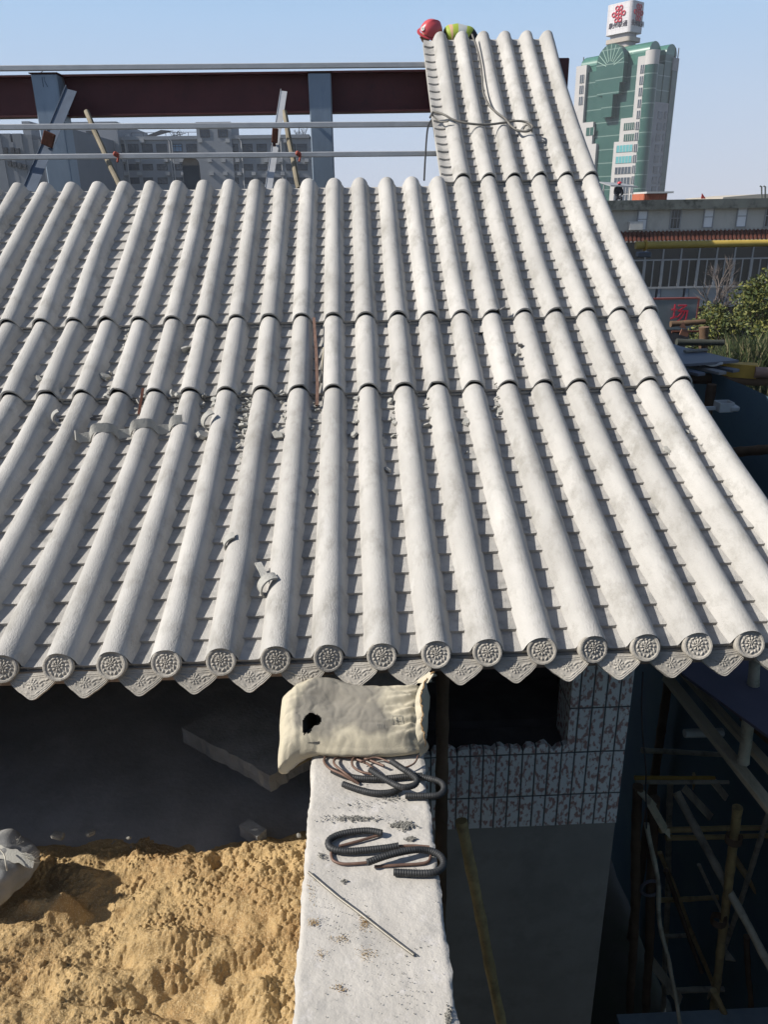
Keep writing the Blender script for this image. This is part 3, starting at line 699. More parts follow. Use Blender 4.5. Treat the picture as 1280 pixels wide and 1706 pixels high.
# broken wavy edge strip over four rows
def strip(pxa, pya, pxb, pyb, label, jitter=.004):
    A = on_roof(pxa, pya, -.05); Bv = on_roof(pxb, pyb, -.02); P = []; Wd = []
    n = 90
    for i in range(n+1):
        t = i/n; x = A.x+(Bv.x-A.x)*t; y = A.y+(Bv.y-A.y)*t
        k = round((x-X0)/SP); u = x-(X0+k*SP); h = HC/(1+math.exp((abs(u)-.080)/.010)); h = max(h, .034); nrm, dn = slopeN(y)
        P.append(Vector((x, y, crownZ(y)))+nrm*(h-HC+.024+noise.noise(Vector((x*6, 3, 1)))*jitter*2)); Wd.append((nrm*.85+dn*.5).normalized()*(.060+noise.noise(Vector((x*25, 1, 1)))*.012))
    return ribbon(P, Wd, .011, 'broken_edge_strip', M_SHARD, label, 'broken strip')
strip(126, 735, 305, 708, 'long broken wavy concrete strip lying across three tile rows')
def ring_piece(px, py, off, rad, a0, a1, wdt, rot, label, yaw=0):
    c = on_roof(px, py, off); nrm, dn = slopeN(c.y); M = Matrix.Rotation(R(yaw), 3, 'Z') @ Euler((R(rot[0]), R(rot[1]), R(rot[2]))).to_matrix(); P = []; Wd = []
    for i in range(19):
        a = R(a0+(a1-a0)*i/18); P.append(c+M @ Vector((math.cos(a)*rad, 0, math.sin(a)*rad))); Wd.append(M @ Vector((0, wdt, 0)))
    return ribbon(P, Wd, .010, 'broken_ring_piece', M_SHARD, label, 'broken ring')
ring_piece(352, 702, -.035, .062, 60, 300, .045, (15, -20, 30), 'broken half ring standing in the channel right of the long wavy strip')
ring_piece(392, 905, -.050, .060, 105, 265, .045, (20, 10, 20), 'curved shard sticking out of the channel above the lower shard pair')
ring_piece(452, 978, -.050, .062, 90, 245, .055, (10, 25, 30), 'curved pale shard wedged in the channel near the eave')
P = [on_roof(430, 944, -.06)+Vector((0,0,.02)), on_roof(438, 958, -.06)+Vector((0,0,.02)), on_roof(443, 972, -.05)+Vector((0,0,.02))]
ribbon(P, [Vector((.035,.01,0))]*3, .009, 'broken_flat_piece', M_SHARD, 'flat pale splinter leaning on the curved shard near the eave', 'broken piece')
ring_piece(100, 696, -.05, .05, 90, 250, .04, (15, -10, 30), 'small curved shard in the channel left of the long wavy strip')
# rubble shards in the channels
def shard(px, py, s, off=-.088, m_=M_SHARD):
    c = on_roof(px, py, off)
    # keep to the channel bed
    k = round((c.x-X0-SP/2)/SP); u = c.x-(X0+SP/2+k*SP)
    if abs(u) > .042: c.x = X0+SP/2+k*SP+.042*(1 if u > 0 else -1)
    n_ = random.randint(5, 7); P = []
    for i in range(n_):
        a = 2*math.pi*i/n_+random.uniform(-.3,.3); r_ = s*random.uniform(.6, 1.15); P.append((math.cos(a)*r_, math.sin(a)*r_*.7))
    th = s*random.uniform(.25, .5); M = Euler((random.uniform(-.6,.6)+.4, random.uniform(-.6,.6), random.uniform(0,6))).to_matrix()
    V = [M @ Vector((a, b, 0))+c for a, b in P]+[M @ Vector((a*.86, b*.86, th))+c for a, b in P]
    F = [tuple(range(n_))[::-1], tuple(range(n_, 2*n_))]+[(i, (i+1) % n_, n_+(i+1) % n_, n_+i) for i in range(n_)]
    return V, F
spots = []
for (cx_, cy_, rx, ry, n_) in ((300,688,10,34,17),(410,690,12,34,17),(470,690,10,40,13),(400,725,16,20,8),(230,690,14,38,9),(180,640,8,26,6),(212,570,6,30,8),
        (524,700,6,30,9),(524,790,6,50,6),(592,690,5,40,7),(655,700,5,34,6),(715,690,5,40,6),(830,670,5,34,8),(420,770,8,16,4),(330,690,7,30,6),(90,640,8,24,3),(375,690,8,30,4),(640,760,5,40,3),(780,720,6,40,3),(1180,770,6,40,3),(1120,742,5,20,3)):
    for _ in range(int(n_*1.4)): spots.append((cx_+random.gauss(0, rx*.7), cy_+random.uniform(-ry, ry)))
for px, py in spots:
    V, F = shard(px, py, random.choice((.010,.014,.018,.024,.032))*(.9+.6*random.random()))
    tag(mesh_obj('tile_crumb', V, F, M_SHARD), 'pale grey crumb of broken tile lying in a channel between the tile rows', 'tile crumb', 'broken tile crumbs in the roof channels')
for px, py, s, lab in ((312,583,.050,'pale flat shard leaning in the channel below the second joint line'), (63,631,.040,'pale square shard at the far left of the second joint line'),
                       (462,724,.048,'broad flat shard at the right end of the rubble in the channels'), (337,727,.055,'grey round-edged shard under the broken half ring'),
                       (413,668,.032,'white thin chip bright in the channel below the joint line'), (404,712,.050,'pale shard lying between two rows right of the half ring')):
    V, F = shard(px, py, s, -.07); tag(mesh_obj('tile_shard', V, F, M_SHARD), lab, 'tile shard')
# brown lath and shard
def lath(pts, w_, th, name, m_, lab, cat):
    P = [on_roof(px, py, off) for px, py, off in pts]; return ribbon(P, [Vector((w_, 0, 0))]*len(P), th, name, m_, lab, cat)
lath([(523,530,-.045),(527,590,-.055),(529,650,-.06),(528,676,-.06)], .022, .014, 'brown_lath', mat('brown_wood', (.20,.12,.09), .85, .3, 30, .3, 60, stretch=(1,.1,1)), 'thin brown wooden lath lying in a roof channel near the middle', 'lath')
lath([(539,580,-.075),(533,640,-.075),(530,650,-.07)], .010, .008, 'wood_splinter', M_BAMBG, 'short thin splinter beside the brown lath', 'splinter')
lath([(238,648,-.02),(235,668,-.035),(231,690,-.06)], .018, .006, 'rusty_sliver', M_RUST, 'curved dark rusty sliver standing in a channel left of the rubble', 'metal sliver')
# dark hole fragment at right
def bigshard(px, py, s, off, lab, m_=M_SHARD):
    V, F = shard(px, py, s, off, m_); tag(mesh_obj('tile_shard', V, F, m_), lab, 'tile shard')
bigshard(862, 592, .030, -.07, 'pale shard below the dark hole in the right part of the roof')
V, F = shard(868, 576, .036, -.055); tag(mesh_obj('dark_tile_fragment', V, F, M_DARKC), 'dark tile fragment tilted over a hole in the right part of the roof', 'tile fragment')
V, F = shard(823, 515, .034, -.02); tag(mesh_obj('dark_tile_fragment', V, F, M_DARKC), 'dark broken tile fragment sticking up at the upper joint line', 'tile fragment')

# ================================================================== things on the beam
ZB = -2.276
def bpt(px, py, h=0.0): return atZ(px, py, ZB+h)
def corrugated(pts, r, name, label, group, hs=None, lift=None):
    P = [bpt(px, py, r+(lift[i] if lift else 0)) for i, (px, py) in enumerate(pts)]; P = resample(spline(P, 14), .0032)
    rad = [r*(1.0 if (i % 3) else .88) for i in range(len(P))]
    mb = MB(); mb.tube(P, r, 12, radii=rad); return tag(mb.build(name, M_CONDUIT, smooth=50), label, 'conduit', group)
def rod(pts, r, name, label, cat='rod', m_=M_COPP, lift=None, group=None):
    P = spline([bpt(px, py, r+(lift[i] if lift else 0)) for i, (px, py) in enumerate(pts)], 10); mb = MB(); mb.tube(P, r, 8); return tag(mb.build(name, m_, smooth=60), label, cat, group)
GC = 'corrugated conduit sleeves on the concrete beam'; GR = 'brown bent rods in the conduit sleeves'
# lower S
corrugated([(637,1388),(612,1384),(575,1388),(553,1396),(547,1406),(556,1415),(585,1418),(640,1413),(665,1409)], .0135, 'conduit_sleeve', 'black corrugated sleeve forming the left bend of the lower S-shaped hook', GC)
corrugated([(612,1437),(650,1424),(690,1416),(718,1418),(735,1427),(739,1441),(728,1452),(705,1455),(655,1453)], .0135, 'conduit_sleeve', 'black corrugated sleeve forming the right bend of the lower S-shaped hook', GC, lift=[.016,.02,.014,0,0,0,0,0,0])
rod([(565,1410),(595,1402),(633,1391)], .0055, 'bent_rod', 'short straight brown rod end inside the left bend of the lower hook', lift=[.0,.0,.0], group=GR)
rod([(553,1415),(552,1425),(556,1434),(570,1439),(590,1439),(612,1437)], .0055, 'bent_rod', 'brown rod bent below the left bend of the lower hook', group=GR)
rod([(660,1410),(690,1409),(716,1411)], .0055, 'bent_rod', 'brown rod bridging the two sleeves of the lower hook', group=GR)
rod([(624,1444),(670,1441),(700,1439),(714,1435),(718,1426)], .0055, 'bent_rod', 'brown rod bent inside the right bend of the lower hook', group=GR)
# upper group
corrugated([(553,1283),(575,1292),(605,1297),(640,1297),(680,1293),(705,1292)], .0135, 'conduit_sleeve', 'long black corrugated sleeve lying straight in the upper bundle', GC)
corrugated([(690,1292),(715,1297),(734,1303),(740,1313),(733,1324),(712,1326),(674,1326)], .0135, 'conduit_sleeve', 'black corrugated sleeve looping over the right edge of the beam', GC)
corrugated([(652,1268),(670,1280),(688,1292),(695,1301),(688,1309),(668,1311),(645,1300),(616,1282)], .0135, 'conduit_sleeve', 'black corrugated U-shaped sleeve on top of the upper bundle', GC, lift=[.03,.035,.03,.026,.026,.028,.03,.03])
corrugated([(571,1306),(600,1316),(625,1321),(650,1320),(668,1314)], .0135, 'conduit_sleeve', 'short black corrugated sleeve at the lower left of the upper bundle', GC)
rod([(592,1303),(570,1290),(549,1280),(540,1268),(545,1259),(560,1257),(590,1258),(615,1266),(640,1276)], .0055, 'bent_rod', 'brown rod bent into the leftmost loop of the upper bundle', lift=[.0,.02,.02,.0,0,0,0,.01,.02], group=GR)
rod([(598,1306),(575,1288),(558,1274),(558,1265),(570,1261),(590,1264),(612,1272),(622,1282)], .0055, 'bent_rod', 'brown rod forming the second loop from the left in the upper bundle', lift=[0,.03,.03,.01,0,0,0.01,.03], group=GR)
rod([(620,1290),(600,1285),(588,1276),(588,1265),(600,1258),(622,1256),(656,1258)], .0055, 'bent_rod', 'brown rod hooked towards the sack in the upper bundle', lift=[.03,.03,.02,.01,.01,.01,.01], group=GR)
rod([(600,1270),(625,1262),(650,1270),(670,1279),(690,1272),(697,1259)], .004, 'bent_rod', 'thin grey-brown rod curling at the right of the upper bundle', lift=[.02]*6, group=GR)
rod([(514,1453),(560,1492),(600,1522),(650,1561),(690,1591)], .0052, 'steel_rod', 'thin straight grey rod lying slantwise on the beam', 'rod', M_ROD)
# mortar crumbs on the beam: one scatter
mb = MB()
def crumb(c, s):
    if abs(c.x) > .238: return
    M = Euler((random.uniform(0,6), random.uniform(0,6), random.uniform(0,6))).to_matrix(); P = [(1,0,0),(-1,0,0),(0,1,0),(0,-1,0),(0,0,1),(0,0,-1)]
    mb.add([c+M @ (Vector(p_)*s*random.uniform(.6,1.2)) for p_ in P], [(0,2,4),(2,1,4),(1,3,4),(3,0,4),(2,0,5),(1,2,5),(3,1,5),(0,3,5)])
for cx_, cy_, rx, ry, n_, s in ((590,1363,46,5,260,.0032),(672,1374,18,6,200,.0045),(683,1397,9,3,60,.0045),(600,1340,40,10,60,.0025),(650,1330,20,8,50,.003),(535,1425,8,5,40,.003),(573,1468,6,3,20,.004),(600,1300,40,20,50,.002),(640,1600,80,80,60,.002),(560,1540,50,50,50,.002),(690,1640,40,60,40,.002),(748,1690,6,16,50,.005)):
    for _ in range(n_): crumb(bpt(cx_+random.gauss(0, rx*.5), cy_+random.gauss(0, ry*.5), .002), s*random.uniform(.4, 1.5))
for _ in range(110): crumb(bpt(random.uniform(520, 740), random.uniform(1340, 1700), .001), random.uniform(.0008, .003))
tag(mb.build('mortar_crumbs', M_CRUMB, origin=(0,2.5,ZB)), 'scattered grey mortar crumbs on the concrete beam', 'mortar crumbs', kind='stuff')
mb = MB()
for cx_, cy_, rx, ry, n_ in ((522,1537,8,6,90),(607,1537,9,9,110),(569,1563,12,6,60),(610,1590,14,10,80),(535,1590,10,8,40),(566,1646,10,8,60),(520,1480,8,30,50)):
    for _ in range(n_): crumb(bpt(cx_+random.gauss(0, rx*.6), cy_+random.gauss(0, ry*.6), .001), random.uniform(.0008, .0028))
tag(mb.build('spilt_sand', M_SAND, origin=(0,2,ZB)), 'small spots of yellow sand spilt on the concrete beam', 'sand', kind='stuff')

# cement sack -------------------------------------------------------------
M_SACK = mat('cement_sack', (.60,.545,.415), .85, .10, 6.0, .25, 220, spec=.15)
def sack():
    m = M_SACK; t = m.node_tree; L = t.links.new; N = t.nodes.new; B = t.nodes['Principled BSDF']
    old = B.inputs['Base Color'].links[0].from_socket
    # cement dust: stays on the top of the torn half
    tc = N('ShaderNodeTexCoord'); n1 = N('ShaderNodeTexNoise'); n1.inputs['Scale'].default_value = 7; n1.inputs['Detail'].default_value = 6; L(tc.outputs['Object'], n1.inputs[0])
    at = N('ShaderNodeAttribute'); at.attribute_name = 'dust'
    ad = N('ShaderNodeMath'); ad.operation = 'ADD'; L(n1.outputs[0], ad.inputs[0]); L(at.outputs['Fac'], ad.inputs[1])
    mr = N('ShaderNodeMapRange'); mr.inputs[1].default_value = .62; mr.inputs[2].default_value = .84; L(ad.outputs[0], mr.inputs[0])
    mx = N('ShaderNodeMix'); mx.data_type = 'RGBA'; L(mr.outputs[0], mx.inputs[0]); L(old, mx.inputs[6]); mx.inputs[7].default_value = (.215,.20,.168,1); L(mx.outputs[2], B.inputs['Base Color'])
    # corner points of the outline on the image, with heights
    n, m_ = 110, 70
    top = [(474,1138),(500,1128),(530,1122),(560,1122),(600,1131),(640,1133),(680,1131),(712,1126)]
    botm = [(467,1256),(500,1246),(530,1243),(565,1246),(600,1247),(640,1246),(675,1244),(703,1238)]
    def lerp_pl(pl, u):
        x = u*(len(pl)-1); i = min(int(x), len(pl)-2); f = x-i; return Vector(pl[i]).lerp(Vector(pl[i+1]), f)
    U = np.linspace(0, 1, n); Vv = np.linspace(0, 1, m_)
    P = np.zeros((n, m_, 3)); D = np.zeros((n, m_))
    for i, u in enumerate(U):
        a = lerp_pl(top, u); b = lerp_pl(botm, u)
        A = atZ(a.x, a.y, ZB+.262); Bq = atZ(b.x, b.y, ZB+.060)
        for j, v in enumerate(Vv):
            q = A.lerp(Bq, v)
            ed = min(1, (min(u, 1-u)*9))**.5*.5+.5; ev = (1-abs(2*v-1)**5)
            x_, y_ = q.x, q.y
            wr = .5*noise.noise(Vector((x_*7, y_*9, 1)))+.35*noise.noise(Vector((x_*19+y_*12, y_*22, 4)))+.2*noise.noise(Vector((x_*45, y_*45, 7)))
            h = .100*ed*(.45+.55*ev) + .165*(1-v)**1.15 + wr*.013
            rdg = abs(noise.noise(Vector((x_*8+y_*5, y_*15-x_*4, 11)))); h -= .0035*max(0, 1-rdg/.12); rd2 = abs(noise.noise(Vector((x_*21, y_*27+x_*9, 5)))); h -= .0022*max(0, 1-rd2/.15)
            # radial creases towards the sewn right edge
            if u > .68: h += (.011*math.sin((v+noise.noise(Vector((x_*6, y_*6, 2)))*.16)*24)+.006*math.sin(v*57+u*9))*min(1, (u-.68)*5)*(1-abs(2*v-1)**3)
            h += .022*math.exp(-((u-.28)/.16)**2-((v-.12)/.2)**2)
            h -= .022*math.exp(-((u-.40)/.08)**2-((v-.42)/.10)**2)   # sunk round the tear
            # the left end slides over the edge of the beam
            if x_ < -.25: h -= min(.12, ((-.25-x_)**1.3)*.42)*(.25+.75*v)
            P[i, j] = (x_, y_, ZB+.012+h)
            D[i, j] = .62*math.exp(-((u-.42-.10*(.5-v))/.30)**4-((v-.40)/.42)**4)+.25*noise.noise(Vector((x_*9, y_*9, 3)))
    hx, hy = None, None
    c = atZ(520, 1199, ZB+.165)
    V = P.reshape(-1, 3).tolist(); F = []
    for i in range(n-1):
        for j in range(m_-1):
            q = P[i:i+2, j:j+2].mean((0, 1)); dx = (q[0]-c.x); dy = q[1]-c.y; a = R(28)
            e = (dx/.046)**2+(dy/.050)**2
            if e < 1 and (dy-dx*.6) > -.012+.006*math.sin(dx*160): continue
            F.append((i*m_+j, (i+1)*m_+j, (i+1)*m_+j+1, i*m_+j+1))
    dust = D.reshape(-1).tolist()
    # skirt down the sides to the beam, bulging outwards
    rim = [(i, m_-1) for i in range(n)]+[(n-1, j) for j in range(m_-2, -1, -1)]+[(i, 0) for i in range(n-2, -1, -1)]+[(0, j) for j in range(1, m_)]
    cen = P.mean((0, 1)); last = [i*m_+j for i, j in rim]; nr = len(rim)
    for fr_, out in ((.28, .014), (.60, .012), (.88, -.004), (.99, -.03)):
        cur = []
        for (i, j) in rim:
            q = P[i, j]; d = np.array([q[0]-cen[0], q[1]-cen[1]]); d = d/np.linalg.norm(d)
            nn = noise.noise(Vector((q[0]*14, q[1]*14, fr_*2)))*.007
            z_ = q[2]-fr_*((q[2]-ZB-.002) if q[0] > -.26 else .060)
            if q[0] > -.25: z_ = max(z_, ZB+.002)
            cur.append(len(V)); V.append((q[0]+d[0]*(out+nn), q[1]+d[1]*(out+nn), z_)); dust.append(-.3)
        for k in range(nr): F.append((last[k], last[(k+1) % nr], cur[(k+1) % nr], cur[k]))
        last = cur
    F.append(tuple(last[::-1]))
    e = empty('cement_sack', (.0, 3.0, ZB), 'torn cream cement sack dusted with grey powder on the concrete beam under the eave', 'sack')
    o = mesh_obj('sack_body', V, F, m, e, 180)
    at_ = o.data.attributes.new('dust', 'FLOAT', 'POINT'); at_.data.foreach_set('value', dust)
    # cement inside the tear, coloured near black for the shade in the hole
    mb = MB(); cc = Vector((c.x, c.y, ZB+.075)); ns = 10
    pts = [cc+Vector((math.cos(a/ns*6.283)*.07, math.sin(a/ns*6.283)*.05, random.uniform(-.01,.01))) for a in range(ns)]
    mb.add([cc]+pts, [(0, i+1, (i+1) % ns+1) for i in range(ns)]); mb.build('shaded_cement', mat('shaded_cement', (.05,.05,.05), .95, .3, 40, .4, 90), e)
    # sewn right edge: a ruffled flange with a cord
    pl = [(722,1124),(712,1132),(703,1150),(700,1170),(703,1190),(701,1210),(706,1228),(708,1252)]; hs = [.285,.270,.245,.215,.185,.155,.115,.03]
    A = spline([atZ(px, py, ZB+h_) for (px, py), h_ in zip(pl, hs)], 10); V = []; n2 = len(A)
    for i, q in enumerate(A):
        t = i/(n2-1); w_ = .014+.006*math.sin(i*.8); wv_ = .006*math.sin(i*.55)
        V += [q+Vector((-.022, 0, -.012)), q+Vector((0, 0, wv_+.008)), q+Vector((w_, 0, wv_-.004)), q+Vector((w_, 0, wv_-.009)), q+Vector((0,0,-.010)), q+Vector((-.022,0,-.03))]
    F = [(i*6+q, i*6+(q+1) % 6, i*6+6+(q+1) % 6, i*6+6+q) for i in range(n2-1) for q in range(6)]
    mesh_obj('sewn_edge', V, F, m, e, 60)
    mb = MB(); mb.tube([q+Vector((.004+.003*math.sin(i*1.1), 0, .011+.006*math.sin(i*.55))) for i, q in enumerate(A)], .0028, 6); mb.build('stitching_cord', mat('brown_cord', (.42,.26,.12), .9), e, 60)
    # corner ear at the top right
    mb = MB(); q = atZ(712, 1128, ZB+.285); mb.add([q+Vector((-.045,.0,-.03)), q+Vector((.0,-.025,-.015)), q+Vector((.030,.008,.010)), q+Vector((.012,.03,.008)), q+Vector((-.045,.02,-.03)), q+Vector((.005,.01,-.025))], [(0,1,2,3,4),(0,5,1),(1,5,2),(2,5,3),(3,5,4),(4,5,0)]); mb.build('sack_ear', m, e)
    # printed square and faint marks
    mb = MB(); pc = [(652,1193),(670,1193),(670,1206),(652,1206)]
    dg = bpy.context.evaluated_depsgraph_get()
    def surf(px, py):
        r_ = ray(px, py)
        i = np.argmin(np.abs(np.linalg.norm(np.cross(P.reshape(-1, 3), np.array(r_.normalized())), axis=1)-0)); q = P.reshape(-1, 3)[i]; return Vector((r_*(q[1]/r_.y)))+Vector((0,-.002,.004))
    for a, b in ((0,1),(1,2),(2,3),(3,0)): mb.tube([surf(*pc[a]), surf((pc[a][0]+pc[b][0])/2, (pc[a][1]+pc[b][1])/2), surf(*pc[b])], .0010, 4)
    mb.tube([surf(661,1195), surf(661,1204)], .0014, 4); mb.tube([surf(656,1200), surf(666,1200)], .0010, 4)
    for kx in range(4): mb.tube([surf(629+kx*3, 1206), surf(630+kx*3, 1214)], .0009, 4)
    mb.build('printed_mark', mat('faded_ink', (.38,.37,.33), .9), e)
sack()

# white woven sack on the sand at the left edge
def heap_sack():
    e = empty('woven_sack', (-1.62, 2.72, ZS), 'dirty grey-white woven sack with frayed open neck at the left edge of the sand', 'sack')
    c = atZ(-20, 1462, -3.02); n, m_ = 48, 26; V = []
    for i in range(n):
        a = 2*math.pi*i/n
        for j in range(m_):
            b = math.pi*(j/(m_-1))*.95
            rr = Vector((math.cos(a)*math.sin(b)*.22, math.sin(a)*math.sin(b)*.19, math.cos(b)*.15+.06))
            rr *= 1+.22*noise.noise(Vector((math.cos(a)*1.6, math.sin(a)*1.6, b*1.3)))+.08*noise.noise(Vector((math.cos(a)*5, math.sin(a)*5, b*4)))
            V.append(c+rr)
    F = [(i*m_+j, ((i+1) % n)*m_+j, ((i+1) % n)*m_+j+1, i*m_+j+1) for i in range(n) for j in range(m_-1)]
    mesh_obj('sack_body', V, F, M_SACKW, e, 180)
    A = spline([atZ(-30,1408,-2.86), atZ(0,1420,-2.85), atZ(30,1428,-2.87), atZ(56,1438,-2.90)], 8); W_ = [Vector((0,.045,.03))+Vector((0,.008*math.sin(i),.006*math.cos(i*1.7))) for i in range(len(A))]
    r_ = ribbon(A, W_, .008, 'sack_mouth', mat('pale_sack_hem', (.50,.49,.44), .9, .1, 9, .4, 160), None, None); WLl = WL[r_.name]; r_.parent = e; r_.location = WLl-WL[e.name]
    mb = MB()
    for i in range(46):
        p_ = atZ(-5+i*.75, 1405+random.uniform(-4,4), -2.87); mb.tube([p_, p_+Vector((random.uniform(-.02,.03), random.uniform(-.01,.03), random.uniform(.0,.035)))], .0009, 3)
    mb.build('frayed_threads', mat('thread', (.62,.59,.50), .9), e); mb = MB()
    for i in range(26):
        p_ = atZ(30+i*1.0, 1424+i*.5+random.uniform(-2,2), -2.87); mb.tube([p_, p_+Vector((random.uniform(.0,.05), random.uniform(-.01,.03), random.uniform(-.02,.02)))], .0008, 3)
    mb.build('frayed_threads', mat('thread', (.62,.59,.50), .9), e)
    P = spline([atZ(-4,1412,-2.80), atZ(6,1424,-2.82), atZ(9,1440,-2.84), atZ(11,1452,-2.88), atZ(6,1462,-2.90)], 8); mb = MB(); mb.tube(P, .0035, 6); mb.build('tie_cord', mat('thread', (.62,.59,.50)), e, 60)
heap_sack()
# ================================================================== scaffold and netting at the right
M_NET = bpy.data.materials.new('safety_net'); M_NET.use_nodes = True
t = M_NET.node_tree; B = t.nodes['Principled BSDF']; L = t.links.new; N = t.nodes.new
tc = N('ShaderNodeTexCoord'); n1 = N('ShaderNodeTexNoise'); n1.inputs['Scale'].default_value = 1.3; n1.inputs['Detail'].default_value = 4; L(tc.outputs['Object'], n1.inputs[0])
mx = N('ShaderNodeMix'); mx.data_type = 'RGBA'; mx.inputs[6].default_value = (.03,.07,.135,1); mx.inputs[7].default_value = (.08,.16,.18,1); L(n1.outputs[0], mx.inputs[0]); L(mx.outputs[2], B.inputs['Base Color'])
wv = N('ShaderNodeTexVoronoi'); wv.inputs['Scale'].default_value = 38; mp = N('ShaderNodeMapping'); mp.inputs['Scale'].default_value = (1,1,.55); L(tc.outputs['Object'], mp.inputs[0]); L(mp.outputs[0], wv.inputs[0])
n2 = N('ShaderNodeTexNoise'); n2.inputs['Scale'].default_value = 2.2; L(tc.outputs['Object'], n2.inputs[0])
m1 = N('ShaderNodeMath'); m1.operation = 'MULTIPLY'; L(n2.outputs[0], m1.inputs[0]); m1.inputs[1].default_value = .34
gt = N('ShaderNodeMath'); gt.operation = 'GREATER_THAN'; L(wv.outputs['Distance'], gt.inputs[0]); L(m1.outputs[0], gt.inputs[1])
m3 = N('ShaderNodeMath'); m3.operation = 'MAXIMUM'; L(gt.outputs[0], m3.inputs[0]); m3.inputs[1].default_value = .82; L(m3.outputs[0], B.inputs['Alpha']); B.inputs['Roughness'].default_value = .85
XN = 3.72
def net(name, x0, y0, x1, y1, z0, z1, label):
    n, m_ = 60, 30; V = []
    for i in range(n):
        for j in range(m_):
            u, v = i/(n-1), j/(m_-1); x = x0+(x1-x0)*u; y = y0+(y1-y0)*u; z = z0+(z1-z0)*v
            d = .07*noise.noise(Vector((x*1.2+y*1.2, z*.9, 2)))+.03*noise.noise(Vector((x*4+y*4, z*3, 5)))
            nx_, ny_ = (y1-y0), -(x1-x0); l = math.hypot(nx_, ny_); V.append((x+nx_/l*d, y+ny_/l*d, z))
    return tag(mesh_obj(name, V, grid_faces(n, m_), M_NET, smooth=180), label, 'safety net')
net('safety_net', XN, 1.0, XN, 12.5, -9.4, -1.63, 'dark blue safety net hanging along the outer side of the scaffold')
net('safety_net', 1.7, 12.0, 3.7, 12.0, -9.4, -1.6, 'dark blue safety net closing the far end of the scaffold')
GP = 'bamboo and tube scaffold poles beside the building'
def pole(a, b, r, m_, label, bend=.02, grp=GP, nm='scaffold_pole', nodes=True):
    a = Vector(a); b = Vector(b); L_ = (b-a).length; n = max(8, int(L_/.08)); P = []; rad = []
    sd_ = random.random()*50
    for i in range(n+1):
        t = i/n; q = a.lerp(b, t)+Vector((noise.noise(Vector((t*3, sd_, 0))), noise.noise(Vector((t*3, sd_, 9))), 0))*bend*(4*t*(1-t)); P.append(q)
        rad.append(r*(1-.15*t)*(1.12 if nodes and i % 4 == 0 else 1))
    mb = MB(); mb.tube(P, r, 9, radii=rad); return tag(mb.build(nm, m_, smooth=50, origin=tuple(a)), label, 'scaffold pole', grp)
# dark standards and poles in the shaft
a = atY(745, 1160, 3.55); pole((a.x, 3.55, -9.5), (a.x-.02, 3.6, -2.25), .042, M_BROWN, 'dark brown upright pole close beside the concrete beam')
a = atY(772, 1385, 3.50); b = atY(838, 1720, 3.2); d = b-a; pole(a-d*.05, a+d*2.2, .034, M_BAMB, 'yellowish bamboo pole slanting down in the shaft beside the beam')
a = atY(725, 1290, 3.62); b = atY(742, 1330, 3.62); 
# right side: inner corridor between gable wall and net
Y1, Y2 = 4.6, 6.2
def P3(px, py, Y): return atY(px, py, Y)
a = P3(1258, 1112, 4.35); b = P3(1243, 1235, 4.35); pole(b+(b-a)*.3, a+(a-b)*.6, .040, M_BAMBG, 'grey upright pole just below the last drip tile at right')
# two big timbers
def plank(a, b, w_, h_, m_, label, cat='plank', nm='timber_plank', up=(0,0,1), grp=None):
    mb = MB(); mb.beam(a, b, w_, h_, up=up, bev=.004); return tag(mb.build(nm, m_, smooth=20), label, cat, grp)
plank(P3(1112, 1128, 5.3), P3(1290, 1352, 3.95), .085, .05, M_TIMB, 'long pale timber beam slanting down right below the eave, the nearer of two', 'timber beam')
plank(P3(1140, 1120, 5.6), P3(1300, 1298, 4.3), .075, .05, M_TIMB, 'weathered timber beam slanting parallel behind the longer pale one', 'timber beam')
plank(P3(1238, 1196, 4.9), P3(1300, 1248, 4.4), .05, .04, M_BROWN, 'short brown timber at the right edge under the plum-grey sheet', 'timber beam')
# plum-grey sheet
zsh = -3.05
q = [atZ(1138, 1122, zsh), atZ(1290, 1232, zsh)]
mb = MB(); V = [(q[0].x, q[0].y, zsh), (q[1].x, q[1].y, zsh), (XN-.1, q[1].y+.05, zsh), (XN-.1, 7.0, zsh), (q[0].x-.1, 7.0, zsh)]
mb.add([(x_, y_, z_) for x_, y_, z_ in V]+[(x_, y_, z_-.02) for x_, y_, z_ in V], [(0,1,2,3,4), (9,8,7,6,5)]+[(i, 5+i, 5+(i+1) % 5, (i+1) % 5) for i in range(5)])
tag(mb.build('board_sheet', M_PURP), 'large plum-grey board lying flat on the scaffold below the eave at right', 'board')
# white pipe stub
mb = MB(); mb.tube([P3(1141, 1222, 5.0), P3(1205, 1220, 5.0)], .035, 10); tag(mb.build('pipe_stub', M_WHITE, smooth=40), 'short pale pipe end between the timbers', 'pipe')
# horizontal poles
pole(P3(1058, 1296, 5.6), P3(1192, 1296, 5.6), .020, M_YELBEAM, 'thin orange-yellow horizontal pole beside the tiled wall', .005)
pole(P3(1060, 1303, 5.62), P3(1215, 1303, 5.62), .022, M_BAMBG, 'grey horizontal pole right below the thin orange one', .005)
pole(P3(1100, 1383, 5.2), P3(1300, 1378, 5.2), .026, M_BAMB, 'upper one of two bamboo ledgers low at right', .01)
pole(P3(1110, 1396, 5.25), P3(1300, 1392, 5.25), .024, M_BAMB, 'lower one of two bamboo ledgers low at right', .01)
pole(P3(1230, 1345, 4.75), P3(1185, 1725, 4.75), .038, M_BAMB, 'yellowish upright bamboo standard low at right')
pole(P3(1128, 1320, 5.4), P3(1300, 1640, 4.2), .036, M_BAMBG, 'long grey diagonal pole crossing the bamboo standard')
pole(P3(1222, 1425, 5.8), P3(1300, 1540, 5.2), .034, M_BAMB, 'short yellow-brown diagonal pole at the lower right edge')
